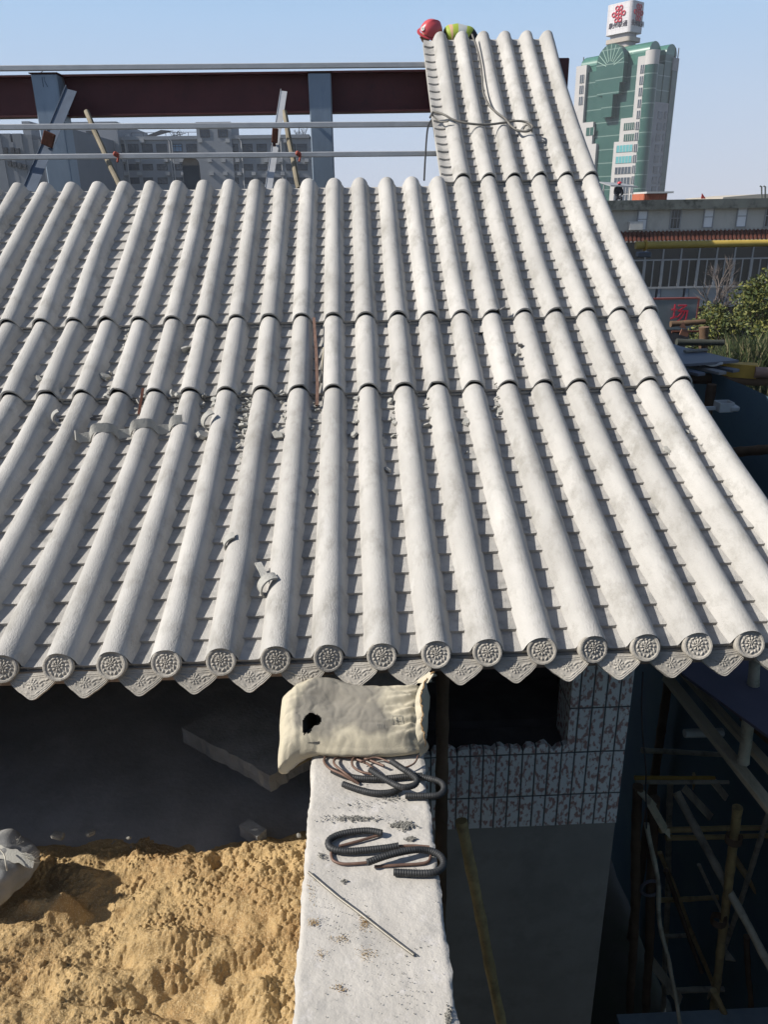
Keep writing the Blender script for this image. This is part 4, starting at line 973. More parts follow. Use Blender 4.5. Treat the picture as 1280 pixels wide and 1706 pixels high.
pole(P3(1165, 1440, 5.9), P3(1250, 1610, 5.6), .018, M_BAMBG, 'thin grey stick behind the long diagonal pole')
pole(P3(1110, 1450, 5.9), P3(1170, 1620, 5.7), .024, M_BROWN, 'dark brown diagonal pole behind the crooked stick')
pole(P3(1078, 1372, 4.7), P3(1136, 1725, 4.3), .019, M_BAMBG, 'crooked thin stick hanging down left of the bamboo standard', .09)
pole(P3(1190, 1650, 4.6), P3(1225, 1725, 4.5), .028, M_BAMB, 'short bamboo brace at the foot of the standard')
pole(P3(1110, 1652, 5.6), P3(1300, 1640, 5.6), .030, M_BAMBG, 'grey ledger near the bottom right')
pole(P3(1245, 1560, 5.0), P3(1255, 1725, 5.0), .026, M_BROWN, 'dark upright pole at the bottom right corner')
pole(P3(1064, 1310, 4.9), P3(1050, 1725, 4.9), .040, M_BROWN, 'dark brown standard along the corner of the tiled wall')
pole(P3(1092, 1330, 5.3), P3(1076, 1725, 5.3), .045, M_BROWN, 'second dark brown standard from the corner of the tiled wall')
pole(P3(1072, 1120, 4.2), P3(1078, 1380, 4.5), .006, M_BLACK, 'thin black wire hanging by the corner of the tiled wall', .05, None, 'hanging_wire', False)
plank(P3(1062, 1312, 4.9), P3(1092, 1345, 4.8), .07, .02, M_BAMBG, 'splintered board by the tiled wall corner')
mb = MB(); a = P3(1082, 1335, 4.8); b = P3(1118, 1398, 4.7); mb.beam(a, a.lerp(b, .75), .075, .03); c_ = a.lerp(b, .75); mb.add([c_+Vector((-.035,0,.01)), c_+Vector((.035,0,.01)), b, c_+Vector((0,0,-.02))], [(0,1,2),(0,2,3),(1,3,2)])
tag(mb.build('pointed_stake', M_TIMB), 'pale pointed wooden stake low beside the tiled wall', 'stake')
plank(P3(1140, 1312, 5.9), P3(1186, 1362, 5.7), .10, .02, M_TIMB, 'flat board slanting behind the horizontal poles')
plank(P3(1188, 1300, 5.9), P3(1212, 1330, 5.8), .10, .02, M_TIMB, 'short flat board right of the other behind the horizontal poles')
mb = MB(); c = P3(1085, 1480, 5.2); mb.tube([c+Vector((math.cos(i/16*6.283)*.09, 0, math.sin(i/16*6.283)*.09)) for i in range(17)], .014, 8, False); tag(mb.build('wire_coil', mat('pale_wire', (.22,.21,.26), .6), smooth=60), 'ring of pale wire hanging low beside the tiled wall', 'wire coil')
for i, (px, py) in enumerate(((1190, 1535), (1215, 1400))):
    c = P3(px+8, py, 4.7); mb = MB(); 
    for k in range(5): mb.tube([c+Vector((math.cos(a_/12*6.283)*.06, math.sin(a_/12*6.283)*.06, (k-2)*.014+a_*.002)) for a_ in range(13)], .007, 5, False)
    tag(mb.build('rope_lashing', M_BROWN, smooth=60), ['lower rope lashing on the yellowish bamboo standard', 'upper rope lashing on the yellowish bamboo standard'][i], 'rope')
pole(P3(1070, 1250, 6.4), P3(1290, 1262, 6.4), .028, M_BAMBG, 'grey ledger just above the thin orange pole', .01)
pole(P3(1095, 1500, 6.0), P3(1300, 1490, 6.0), .026, M_BAMB, 'bamboo ledger level with the ring of pale wire', .01)
pole(P3(1105, 1560, 6.4), P3(1300, 1552, 6.4), .024, M_BAMBG, 'faint grey ledger below the ring of pale wire', .01)
pole(P3(1118, 1300, 6.6), P3(1105, 1725, 6.6), .034, M_BAMBG, 'grey upright behind the crooked stick', .02)
pole(P3(1160, 1290, 6.9), P3(1150, 1725, 6.9), .034, M_BAMB, 'bamboo upright farther back in the scaffold corridor', .02)
pole(P3(1262, 1300, 6.2), P3(1248, 1725, 6.2), .034, M_BAMBG, 'grey upright near the right edge low in the scaffold', .02)
pole(P3(1290, 1330, 5.0), P3(1170, 1700, 6.0), .024, M_BAMBG, 'thin pole slanting down left across the bamboo standard', .02)
pole(P3(1100, 1420, 6.2), P3(1210, 1690, 5.6), .026, M_BAMB, 'yellowish pole slanting down right behind the crooked stick', .02)
plank(P3(1085, 1600, 5.4), P3(1135, 1668, 5.2), .12, .02, M_TIMB, 'pale board low beside the crooked stick')
plank(P3(1210, 1590, 5.6), P3(1290, 1600, 5.4), .14, .02, M_BAMBG, 'grey board lying across the low ledgers at right')
# pale slab low at the bottom
a = atZ(1028, 1690, -6.6); b = atZ(1290, 1684, -6.6); mb = MB(); mb.box2((a.x, a.y-.30, -6.75), (b.x+.3, a.y, -6.6)); tag(mb.build('ledge', mat('pale_ledge', (.30,.36,.42), .85)), 'pale blue-grey ledge at the bottom of the scaffold shaft', 'ledge')

# ---- upper right of the scaffold: beyond the roof edge
c0 = atZ(1108, 575, -1.46); 
zq = -1.50; q = [atZ(1085, 560, zq), atZ(1135, 577, zq), atZ(1232, 600, zq), atZ(1150, 606, zq), atZ(1080, 607, zq)]
mb = MB(); n_ = 5; mb.add([(v.x, v.y, zq) for v in q]+[(v.x, v.y, zq-.025) for v in q], [tuple(range(5)), (9,8,7,6,5)]+[(i, 5+i, 5+(i+1) % 5, (i+1) % 5) for i in range(5)])
tag(mb.build('board_sheet', M_SHEET), 'pointed dark grey sheet on the scaffold beyond the roof edge', 'board')
c = atZ(1160, 584, zq+.02); mb = MB(); mb.box(c, (.28, .05, .03), Euler((0,0,.2)).to_matrix(), .008); tag(mb.build('dark_lump', M_CRUMB), 'dark flat lump lying on the pointed grey sheet', 'rubble')
zp = -1.62
plank(atZ(1195, 614, zp), atZ(1262, 618, zp), .16, .14, M_YELBEAM, 'yellow timber block end in the sun beyond the roof edge', 'timber block', 'yellow_block', up=(0,0,1))
pole(atZ(1258, 620, zp), atZ(1330, 622, zp), .055, mat('pink_brown_tube', (.33,.21,.16), .6), 'pinkish brown pole running off at the right edge', .0)
pole(atZ(1090, 628, zp-.1), atZ(1330, 636, zp-.1), .06, M_BROWN, 'dark thick pole carrying the boards beyond the roof edge', .01)
for i, (a, b) in enumerate((((1120, 612), (1170, 624)), ((1150, 608), (1205, 622)), ((1165, 606), (1228, 618)))):
    plank(atZ(*a, zp+.04), atZ(*b, zp+.04), .10, .03, M_SHEET if i != 1 else M_DARKC, ['grey board furthest left under the pointed sheet', 'dark board in the middle under the pointed sheet', 'grey board furthest right under the pointed sheet'][i])
mb = MB(); mb.tube([atZ(1166, 608, zp+.09)+Vector((k*.03, 0, .01*math.sin(k))) for k in range(9)], .014, 6); tag(mb.build('white_rag', M_WHITE), 'small white scrap under the pointed sheet', 'scrap')
XS = XN-.12
pole((XS, 7.65, -9.5), (XS, 7.6, -1.7), .055, M_BROWN, 'dark standard in front of the blue net at the right edge', .0)
pole(atX(1180, 757, XS-.06)+Vector((0,0,0)), atX(1290, 748, XS-.06), .05, M_BROWN, 'dark ledger crossing the net low beside the roof edge', .0)
pole(atX(1190, 760, XS), atX(1275, 900, XS), .03, M_BROWN, 'dark brace in front of the blue net', .0)
a = atY(1190, 640, 8.9); pole((a.x, 8.9, -4), (a.x, 8.9, -1.75), .03, M_SHEET, 'thin grey standard behind the white electrical box', .0)
# small white open box
e = empty('junction_box', atY(1210, 676, 6.9), 'small open white box hanging at the roof edge', 'electrical box'); c = atY(1208, 669, 6.9)
mb = MB(); s_, h_, w_ = .065, .085, .008
for dx, dy, sx_, sy_ in ((-s_, 0, w_, 2*s_), (s_, 0, w_, 2*s_), (0, -s_, 2*s_-w_, w_), (0, s_, 2*s_-w_, w_)): mb.box(c+Vector((dx, dy, -h_/2)), (sx_, sy_, h_))
mb.box(c+Vector((0, 0, -h_)), (2*s_-w_, 2*s_-w_, w_)); mb.build('box_shell', M_WHITE, e)
mb = MB(); mb.box(c+Vector((.075, -.035, -.055)), (.085, .10, .05), None, .012); mb.build('box_lid', M_WHITE, e)
mb = MB(); mb.beam(c+Vector((-.075,0,-.06)), c+Vector((-.9,.0,-.06)), .03, .03); mb.build('box_bracket', M_WHITE, e)

# yellow tube and its shaded part beyond the roof edge
a = atY(1060, 409, 9.6); b = atY(1300, 404.5, 9.6); pole(a, b, .046, M_YELB, 'thick bright yellow tube reaching in front of the low building', .0, None, 'yellow_tube', False)
mb = MB(); mb.tube([a+Vector((.10,0,0)), a+Vector((.125,0,0))], .062, 12); tag(mb.build('tube_collar', M_YELBEAM, smooth=40), 'collar near the left end of the yellow tube', 'collar')
mb = MB(); c = atY(1073, 424, 9.8); mb.box(c, (.16,.12,.06), None, .01); tag(mb.build('lamp_head', M_SHEET), 'small blue-grey fitting under the yellow tube beside the roof edge', 'fitting')
# dark tube stack lower
pole(atY(1118, 540, 12), atY(1175, 536, 12), .045, M_BROWN, 'dark pole just below the lettered sign', .0)
pole(atY(1120, 553, 12.2), atY(1170, 552, 12.2), .02, M_RUST, 'thin red-brown rail below the dark pole', .0)
pole(atY(1128, 570, 11.5), atY(1206, 571, 11.5), .05, mat('dull_green_tube', (.06,.065,.055), .8), 'thick grey-green pole end in front of the grasses', .0)
pole(atY(1174, 545, 11.6), atY(1172, 600, 11.6), .07, M_BROWN, 'short dark upright behind the pointed grey sheet', .0)
mb = MB(); c = atY(1138, 545, 11.8); mb.add([c+Vector((-.05,0,.0)), c+Vector((.07,0,-.03)), c+Vector((.0,0,.09)), c+Vector((0,.05,0))], [(0,1,2),(0,2,3),(1,3,2)]); mb.box(c+Vector((.05,.02,-.09)), (.13,.02,.09), Euler((0,.3,0)).to_matrix())
tag(mb.build('orange_scrap', mat('orange_scrap', (.30,.15,.10), .8)), 'small orange and white scrap below the lettered sign', 'scrap')

# ================================================================== low building at right
YB = 46.0
M_LBW = mat('stained_render', (.58,.565,.52), .9, .10, .35, .2, 4, spec=.15, stain=((.38,.37,.34), .7, .52, .72), stretch=(1,1,.35))
M_PARA = mat('dark_parapet', (.17,.185,.17), .9, .25, .8, .2, 5, spec=.1, stain=((.055,.06,.055), 1.6, .50, .65))
M_GLASS = mat('dark_glass', (.035,.04,.045), .12, .2, .5, spec=.7)
M_FRAME = mat('window_frame', (.36,.37,.38), .6, .08, 2)
M_SHUT = mat('pale_shutter', (.88,.90,.94), .6, .05, 1.2, spec=.3)
M_BRICKR = mat('red_roof_tile', (.13,.045,.03), .85, .4, 4.0, .3, 10, spec=.15, stretch=(4,1,.6), stain=((.20,.09,.06), 9.0, .5, .7))
M_PANELG = mat('grey_panel', (.28,.31,.34), .7, .08, .8, spec=.3)
lb = empty('low_building', (22, YB, -9.5), 'low grey building with pale closed windows and a long red tiled canopy', 'building')
def LB(px, py, Y=YB): return atY(px, py, Y)
xl = LB(1000, 360).x; xr = LB(1500, 360).x
z_par = (LB(1160, 332).z); z_par2 = LB(1160, 348).z; z_can = LB(1160, 385).z; z_cb = LB(1160, 402).z; z_w1 = LB(1160, 478).z; z_pb = LB(1160, 512).z
mb = MB(); mb.box2((xl, YB, z_can), (xr, YB+12, z_par2)); mb.build('upper_wall', M_LBW, lb)
mb = MB(); mb.box2((xl-.3, YB-.45, z_par2), (xr, YB-.05, z_par)); mb.box2((xl-.3, YB-.05, z_par2+.0), (xr, YB+12, z_par-.25)); mb.build('parapet', M_PARA, lb)
for i, (px0, px1, py0, py1, kind) in enumerate(((1060,1081,350,384,0),(1115,1137,348,382,1),(1170,1192,346,380,0),(1225,1248,344,379,0),(1272,1296,343,379,2),(1325,1347,343,378,0),(1380,1402,343,378,0))):
    a = LB(px0, py1); b = LB(px1, py0); mb = MB()
    fr = .06
    for bx in (((a.x, a.z), (a.x+fr, b.z)), ((b.x-fr, a.z), (b.x, b.z)), ((a.x+fr, a.z), (b.x-fr, a.z+fr)), ((a.x+fr, b.z-fr), (b.x-fr, b.z)), ((a.x+fr, (a.z*.45+b.z*.55)-.02), (b.x-fr, (a.z*.45+b.z*.55)+.02))):
        mb.box2((bx[0][0], YB-.06, bx[0][1]), (bx[1][0], YB+.0-.002, bx[1][1]))
    if kind: 
        for k in range(1, 3): x_ = a.x+(b.x-a.x)*k/3; mb.box2((x_-.015, YB-.055, a.z+fr), (x_+.015, YB-.004, b.z-fr))
    w_o = mb.build('window', M_FRAME, lb)
    mb = MB(); mb.box2((a.x+fr, YB-.03, a.z+fr), (b.x-fr, YB-.004, b.z-fr)); mb.build('pane', M_SHUT if kind == 0 else M_GLASS, w_o)
mb = MB(); a = LB(1046, 383); mb.box2((a.x, YB-.35, a.z), (a.x+.75, YB-.003, a.z+.45)); mb.build('air_conditioner', M_WHITE, lb)
# canopy: sloping tiled strip with scalloped edges
zc0 = z_can; mb = MB(); P0 = (YB, zc0); P1 = (YB-1.6, z_cb)
mb.add([(xl, YB, zc0), (xr, YB, zc0), (xr, YB-.35, z_cb+.1), (xl, YB-.35, z_cb+.1), (xl, YB, zc0-.3), (xr, YB, zc0-.3), (xr, YB-.35, z_cb), (xl, YB-.35, z_cb)], [(0,1,2,3),(3,2,6,7),(7,6,5,4),(0,3,7,4),(1,5,6,2)])
n_t = int((xr-xl)/.24)
for i in range(n_t):
    x_ = xl+i*.24+.1; mb.beam((x_, YB-.02, zc0+.03), (x_, YB-.40, z_cb+.08), .11, .07)
cn = mb.build('tiled_canopy', M_BRICKR, lb)
mb = MB(); 
for i in range(n_t): x_ = xl+i*.24+.1; mb.box((x_, YB-.44, z_cb+.05), (.10, .03, .08)); mb.box((x_, YB-.03, zc0+.09), (.09, .03, .07))
mb.build('tile_ends', mat('pale_tile_end', (.42,.40,.37), .8), cn)
# ribbon glazing below
mb = MB(); mb.box2((xl, YB, z_w1), (xr, YB+12, z_can-.3)); mb.build('glass_band', M_GLASS, lb)
mb = MB(); zt2 = LB(1160, 432).z
mb.box2((xl, YB-.08, zt2-.04), (xr, YB-.005, zt2+.04)); mb.box2((xl, YB-.12, z_w1-.05), (xr, YB-.005, z_w1+.05))
x_ = LB(1073, 450).x
dx = (LB(1270, 450).x-LB(1152, 450).x)/4
i = 0
while x_ < xr:
    mb.box2((x_-.075, YB-.10, z_w1+.05), (x_+.075, YB-.006, zt2-.04)); mb.box2((x_-.04, YB-.07, zt2+.04), (x_+.04, YB-.006, z_cb+.3)); mb.box2((x_+dx/2-.03, YB-.06, z_w1+.05), (x_+dx/2+.03, YB-.006, zt2-.04)); x_ += dx
mb.build('glazing_bars', M_FRAME, lb)
mb = MB(); x_ = LB(1000, 450).x
cols = [LB(px, 495).x for px in (1098, 1144, 1204, 1262, 1322)]
prev = xl
for cx_ in cols:
    mb.box2((prev+.12, YB-.0, z_pb), (cx_-.22, YB+.3, z_w1-.05)); prev = cx_
mb.build('wall_panels', M_PANELG, lb)
mb = MB(); mb.box2((xl, YB+.3, z_pb), (xr, YB+12, z_w1-.05))
for cx_ in cols: mb.box2((cx_-.10, YB-.08, z_pb), (cx_+.06, YB+.3, z_w1-.06))
mb.build('panel_joints', mat('steel_blue_joint', (.18,.22,.28), .7), lb)
mb = MB(); mb.box2((xl, YB+1.5, -9.5), (xr, YB+12, z_pb)); mb.build('ground_floor', M_BLACK, lb)
# things on its roof
a = LB(1073, 331, YB+2); b = LB(1113, 322, YB+2); e = empty('rooftop_shed', (a.x, YB+2, z_par-.3), 'small red tiled shed with a white top on the low building', 'shed')
mb = MB(); mb.box2((a.x, YB+2, z_par-.3), (b.x, YB+4, b.z)); 
for k in range(12): x_ = a.x+(b.x-a.x)*(k+.5)/12; mb.box2((x_-.03, YB+1.95, z_par-.3), (x_+.03, YB+2-.002, b.z-.05))
mb.build('shed_wall', mat('orange_brick', (.50,.15,.08), .85, .2, 6), e)
mb = MB(); mb.box2((a.x+.05, YB+1.7, b.z+.002), (LB(1120, 322, YB+2).x, YB+4, b.z+.10)); mb.build('shed_top', M_WHITE, e)
a = LB(1170, 325, YB+3); mb = MB(); mb.add([a+Vector((0,0,-.2)), a+Vector((.28,0,-.2)), a+Vector((0,0,.12)), a+Vector((.1,.3,-.2))], [(0,1,2),(0,2,3),(1,3,2)]); tag(mb.build('red_flag', mat('red_cloth', (.55,.06,.04), .8)), 'tiny red pennant on the roof of the low building', 'flag')
for i, px in enumerate((1270, 1276)):
    a = LB(px, 332, YB-.25); b = LB(px, 311, YB-.25); mb = MB(); mb.tube([a, b, b+Vector((-.1, 0, .03))], .045, 6); tag(mb.build('vent_pipe', M_PARA), ['left of two thin vent pipes on the parapet', 'right of two thin vent pipes on the parapet'][i], 'pipe')
# man on the far roof
def far_person():
    c = LB(1029, 330, YB+.9); z0 = z_par-.25
    pts = dict(pel=(0,0,.35), ch=(.0,-.05,.80), nk=(.02,-.07,.98), hd=(.03,-.09,1.08), hp=(.03,-.10,1.20), sl=(-.18,-.05,.90), el=(-.24,-.16,.62), hl=(-.08,-.28,.50), sr=(.18,-.05,.90), er=(.26,-.16,.62), hr=(.12,-.30,.52),
               kl=(-.15,-.38,.42), fl=(-.14,-.22,.04), tl=(-.14,-.38,.03), kr=(.15,-.38,.42), fr=(.14,-.22,.04), tr=(.14,-.38,.03))
    rad = dict(pel=.15, ch=.15, nk=.06, hd=.085, hp=.075, sl=.075, el=.05, hl=.04, sr=.075, er=.05, hr=.04, kl=.07, fl=.05, tl=.04, kr=.07, fr=.05, tr=.04)
    ed = [('pel','ch'),('ch','nk'),('nk','hd'),('hd','hp'),('ch','sl'),('sl','el'),('el','hl'),('ch','sr'),('sr','er'),('er','hr'),('pel','kl'),('kl','fl'),('fl','tl'),('pel','kr'),('kr','fr'),('fr','tr')]
    return skin_body('person', pts, rad, ed, Vector((c.x, c.y, z0)), 'pel', mat('dark_workwear', (.03,.035,.045), .85))
def skin_body(name, pts, rad, ed, base, root, m_, parent=None, sub=2):
    ks = list(pts); me = bpy.data.meshes.new(name); me.from_pydata([pts[k] for k in ks], [(ks.index(a), ks.index(b)) for a, b in ed], [])
    o = bpy.data.objects.new(name, me); COL.objects.link(o); me.materials.append(m_)
    md = o.modifiers.new('skin', 'SKIN'); md.use_smooth_shade = True; s = o.modifiers.new('sub', 'SUBSURF'); s.levels = sub; s.render_levels = sub
    for i, k in enumerate(ks):
        r_ = rad[k]; me.skin_vertices[0].data[i].radius = (r_, r_) if not isinstance(r_, tuple) else r_
        me.skin_vertices[0].data[i].use_root = (k == root)
    place(o, parent, base); return o
fp = far_person(); tag(fp, 'person in dark clothes and red cap crouching under an awning on the far low roof', 'person')
c = Vector(WL[fp.name]); mb = MB(); 
for i in range(5):
    a0 = i/5*math.pi/2; rr = math.cos(a0)*.135; mb.tube([c+Vector((.03,-.10,1.14+math.sin(a0)*.12)), c+Vector((.03,-.10,1.14+math.sin((i+1)/5*math.pi/2)*.12))], rr, 12, True, [rr, math.cos((i+1)/5*math.pi/2)*.135+.002])
mb.build('cap', mat('red_helmet', (.62,.05,.06), .35, .05, 5, spec=.5), fp, 60)
e = empty('awning', (c.x, c.y+.5, z_par-.25), 'thin pale awning sheet above the crouching person on the far roof', 'awning'); a = LB(1013, 309, YB+1); b = LB(1058, 311, YB+1)
mb = MB(); mb.add([(a.x, YB+.4, a.z), (b.x, YB+.4, b.z+.0), (b.x-.3, YB+2.6, b.z+.25), (a.x, YB+2.6, a.z+.25), (a.x, YB+.4, a.z-.07), (b.x, YB+.4, b.z-.07), (b.x-.3, YB+2.6, b.z+.18), (a.x, YB+2.6, a.z+.18)], [(0,1,2,3),(7,6,5,4),(0,4,5,1),(1,5,6,2),(2,6,7,3),(3,7,4,0)]); mb.build('awning_sheet', M_FRAME, e)
mb = MB(); mb.tube([(a.x+.1, YB+2.0, z_par-.25), (a.x+.1, YB+2.0, a.z+.1)], .04, 6); mb.tube([(b.x-.4, YB+2.0, z_par-.25), (b.x-.4, YB+2.0, a.z+.1)], .03, 6); mb.build('awning_post', M_FRAME, e)
# pale wall farther behind
a = atY(1205, 333, 70); b = atY(1400, 316, 70); mb = MB(); mb.add([(a.x, 70, -9), (b.x+10, 70, -9), (b.x+10, 70, b.z), (a.x+3, 70, atY(1235, 324, 70).z), (a.x, 70, a.z+.2), (a.x, 78, -9), (b.x+10, 78, -9), (b.x+10, 78, b.z), (a.x+3, 78, atY(1235, 324, 70).z), (a.x, 78, a.z+.2)], [(0,1,2,3,4),(9,8,7,6,5),(0,5,6,1),(1,6,7,2),(2,7,8,3),(3,8,9,4),(4,9,5,0)])
tag(mb.build('distant_building', mat('cream_render', (.55,.50,.42), .9, .1, .5)), 'low cream building beyond the parapet of the grey one', 'building')
# lettered sign
e = empty('lettered_sign', LB(1138, 552, 30), 'faded grey sign board with a red Chinese character half hidden by the roof', 'sign')
a = LB(1075, 550, 30); b = LB(1164, 498, 30); mb = MB(); mb.box2((a.x, 30, a.z), (b.x, 30.12, b.z)); 
for k in range(26): z_ = a.z+(b.z-a.z)*(k+.5)/26; mb.box2((a.x, 29.985, z_-.008), (b.x, 29.998, z_+.008))
mb.build('board', mat('sign_grey', (.22,.25,.26), .7, .12, 2), e)
mb = MB(); mb.box2((a.x, 29.96, b.z), (b.x+.06, 30.14, b.z+.06)); mb.box2((b.x, 29.96, a.z), (b.x+.06, 30.14, b.z)); mb.build('sign_frame', mat('red_brown_frame', (.22,.06,.05), .7), e)
def text_mesh(body, size, name, m_, parent, M4, ext=.01, al='CENTER'):
    cu = bpy.data.curves.new(name, 'FONT'); cu.body = body; cu.size = size; cu.extrude = ext; cu.align_x = al; cu.align_y = 'CENTER'
    to = bpy.data.objects.new(name, cu); COL.objects.link(to); dg = bpy.context.evaluated_depsgraph_get(); dg.update()
    me = bpy.data.meshes.new_from_object(to.evaluated_get(dg)); bpy.data.objects.remove(to); me.materials.clear(); me.materials.append(m_)
    me.transform(M4); o = bpy.data.objects.new(name, me); COL.objects.link(o); place(o, parent, WL[parent.name]); me.transform(Matrix.Translation(-WL[parent.name])); return o
M_REDL = mat('red_lettering', (.55,.03,.06), .6, .1, 5)
ca = LB(1133, 524, 29.95); hgt = (LB(1133, 508, 30).z-LB(1133, 539, 30).z)
text_mesh('场', hgt*1.05, 'lettering', M_REDL, e, Matrix.Translation(ca) @ Matrix.Rotation(R(90), 4, 'X'), .015)

# ================================================================== left grey building
YG = 118.0
M_GB = mat('blue_grey_render', (.36,.375,.40), .9, .08, .12, spec=.1, stain=((.30,.32,.34), .3, .5, .75))
M_GB2 = mat('dark_grey_render', (.26,.275,.30), .9, .10, .12, spec=.1)
M_GLB = mat('hazy_glass', (.075,.095,.12), .2, .2, .3, spec=.5)
M_FRD = mat('dark_frame', (.07,.075,.085), .6, .1, 1)
M_WP = mat('pale_pipe', (.50,.50,.50), .6, .1, 1)
M_GLBR = mat('bright_glass', (.12,.26,.42), .15, .1, .3, spec=.6)
gb = empty('grey_building', (-40, YG, -9.5), 'long blue-grey office block with rows of windows behind the steel frame', 'building')
def GB(px, py, Y=YG): return atY(px, py, Y)
x0, x1 = GB(188, 260).x, GB(517, 260).x; zt1 = GB(350, 228).z
mb = MB(); mb.box2((x0, YG, -9.5), (x1, YG+16, zt1)); mb.box2((x0, YG-.25, zt1-.3), (x1, YG+16, zt1+.15)); mb.build('main_wall', M_GB, gb)
a = GB(327, 212); b = GB(386, 228); mb = MB(); mb.box2((a.x, YG-.3, b.z-8), (b.x, YG+8, a.z+.6)); mb.build('stair_tower', M_GB, gb)
a = GB(100, 205); b = GB(200, 228); mb = MB(); mb.box2((a.x-2, YG-1.2, -9.5), (b.x, YG+16, a.z)); mb.build('tall_wing', M_GB, gb)
def gwin(px, py, wpx, hpx, Y, m_=M_GLB, par=gb, blank=False):
    a = GB(px-wpx/2, py+hpx/2, Y); b = GB(px+wpx/2, py-hpx/2, Y); mb = MB(); f_ = .09; d = .06
    for bx in ((a.x, a.z, a.x+f_, b.z), (b.x-f_, a.z, b.x, b.z), (a.x+f_, a.z, b.x-f_, a.z+f_), (a.x+f_, b.z-f_, b.x-f_, b.z), (a.x+f_, (a.z+2*b.z)/3-.035, b.x-f_, (a.z+2*b.z)/3+.035)): mb.box2((bx[0], Y-d, bx[1]), (bx[2], Y-.003, bx[3]))
    for k in (1, 2): x_ = a.x+(b.x-a.x)*k/3; mb.box2((x_-.035, Y-d+.01, a.z+f_), (x_+.035, Y-.004, b.z-f_))
    o = mb.build('window', M_FRD, par); mb = MB(); mb.box2((a.x+f_, Y-.03, a.z+f_), (b.x-f_, Y-.005, b.z-f_)); mb.build('pane', m_, o)
ac = []
for i, px in enumerate((199, 222, 245, 269, 295, 319, 342, 365, 388, 412, 436, 460, 484, 503)):
    gwin(px, 246.5, 16 if i != 7 else 11, 14, YG, M_GLBR if px == 295 else M_GLB)
    if i % 2 == 0: ac.append((px-8, 234.5))
    gwin(px+1, 278.5, 16, 11, YG); gwin(px+2, 301, 15, 11, YG)
    ac += [(px+8, 267), (px+11, 289)]
for px, py in ac:
    if px < 196 or random.random() < .2: continue
    a = GB(px, py); mb = MB(); mb.box2((a.x-.28, YG-.5, a.z-.25), (a.x+.28, YG-.003, a.z+.2)); mb.build('air_conditioner', M_WP, gb)
for px in (341, 371): gwin(px, 222, 15, 14, YG-.3)
gwin(125, 224, 11, 12, YG-1.2); gwin(151, 224, 13, 12, YG-1.2); gwin(129, 249, 11, 14, YG-1.2); gwin(155, 249, 16, 14, YG-1.2); gwin(133, 281, 11, 11, YG-1.2); gwin(161, 281, 16, 11, YG-1.2); gwin(137, 302, 10, 11, YG-1.2)
for px in (208, 282, 286, 402, 468):
    a = GB(px, 236); mb = MB(); mb.tube([(a.x, YG-.2, -9), (a.x, YG-.2, a.z), (a.x-.3, YG-.2, a.z+.4)], .09, 6); mb.build('downpipe', M_WP, gb)
# solar panels, tank, antennas on its roof
a = GB(230, 229, YG+4); b = GB(284, 229, YG+4); e = empty('solar_panel', (a.x, YG+4, zt1), 'tilted dark solar panel rack on the roof of the grey block', 'solar panel'); mb = MB()
mb.add([(a.x, YG+4, zt1+.2), (GB(245, 228, YG+4).x, YG+4, zt1+.2), (b.x, YG+4, GB(284, 218, YG+4).z), (GB(268, 218, YG+4).x, YG+4, GB(268, 217, YG+4).z+.05), (a.x, YG+7, zt1+.3), (b.x, YG+7, GB(284, 218, YG+7).z)], [(0,1,2,3),(0,3,5,4),(3,2,5),(0,4,1),(1,4,5,2)]); mb.build('panel', M_FRD, e)
mb = MB(); mb.tube([(a.x+1, YG+5, zt1), (b.x+2, YG+5, zt1+.9)], .05, 5); 
for k in range(8): x_ = a.x-1+k*1.6; mb.tube([(x_, YG+4.5, zt1), (x_, YG+4.5, zt1+1.0)], .04, 5)
mb.tube([(a.x-1, YG+4.5, zt1+1), (b.x+8, YG+4.5, zt1+1)], .04, 5); mb.build('railing', M_FRD, e)
a = GB(208, 227, YG+3); mb = MB(); mb.tube([(a.x, YG+3, zt1), (a.x, YG+3, zt1+.75)], .6, 14); tag(mb.build('water_tank', M_WP, smooth=40), 'small round water tank on the roof of the grey block', 'water tank')
for j, px in enumerate((290, 298, 497, 505)):
    mb = MB(); a = GB(px, 227, YG+5); h0 = 2.0 if j > 1 else 1.4
    for k in range(16):
        p_ = Vector((a.x, YG+5, zt1))+Vector((random.uniform(-.9,.9), random.uniform(-.5,.5), random.uniform(.2, h0))); mb.tube([Vector((a.x+random.uniform(-.2,.2), YG+5, zt1)), p_], .03, 4)
    tag(mb.build('rooftop_antenna', M_FRD), ['tangled wire frame left on the grey block roof', 'tangled wire frame right of the solar panel', 'dark tangled antenna left of the middle post', 'dark tangled antenna close to the middle post'][j], 'antenna', 'antennas on the grey block roof')
# darker wing at the far left
gd = empty('dark_building', (-62, 100, -9.5), 'darker stepped block at the far left behind the left post', 'building')
mb = MB(); Yd = 100
prev = atY(-40, 225, Yd).x
for px, py in ((-2, 222), (14, 222), (20, 236), (33, 222), (50, 224), (64, 232), (72, 236), (118, 214)):
    x_ = atY(px, py, Yd).x; mb.box2((prev+.0, Yd+random.uniform(0,.4), -9.5), (x_, Yd+20, atY(px, py, Yd).z)); prev = x_
mb.build('stepped_wall', M_GB2, gd)
mb = MB(); a = atY(35, 202, Yd+6); mb.box2((a.x, Yd+6, -5), (atY(48, 202, Yd+6).x, Yd+9, a.z)); mb.build('roof_tower', M_GB, gd)
for px, py in ((15, 272), (23, 274), (32, 276), (40, 278), (20, 250), (28, 251), (8, 250)):
    a = atY(px-2.2, py+4.5, Yd-.02); b = atY(px+2.2, py-4.5, Yd-.02); mb = MB(); mb.box2((a.x, Yd-.05, a.z), (b.x, Yd+.3, b.z)); mb.build('window', M_FRD, gd)

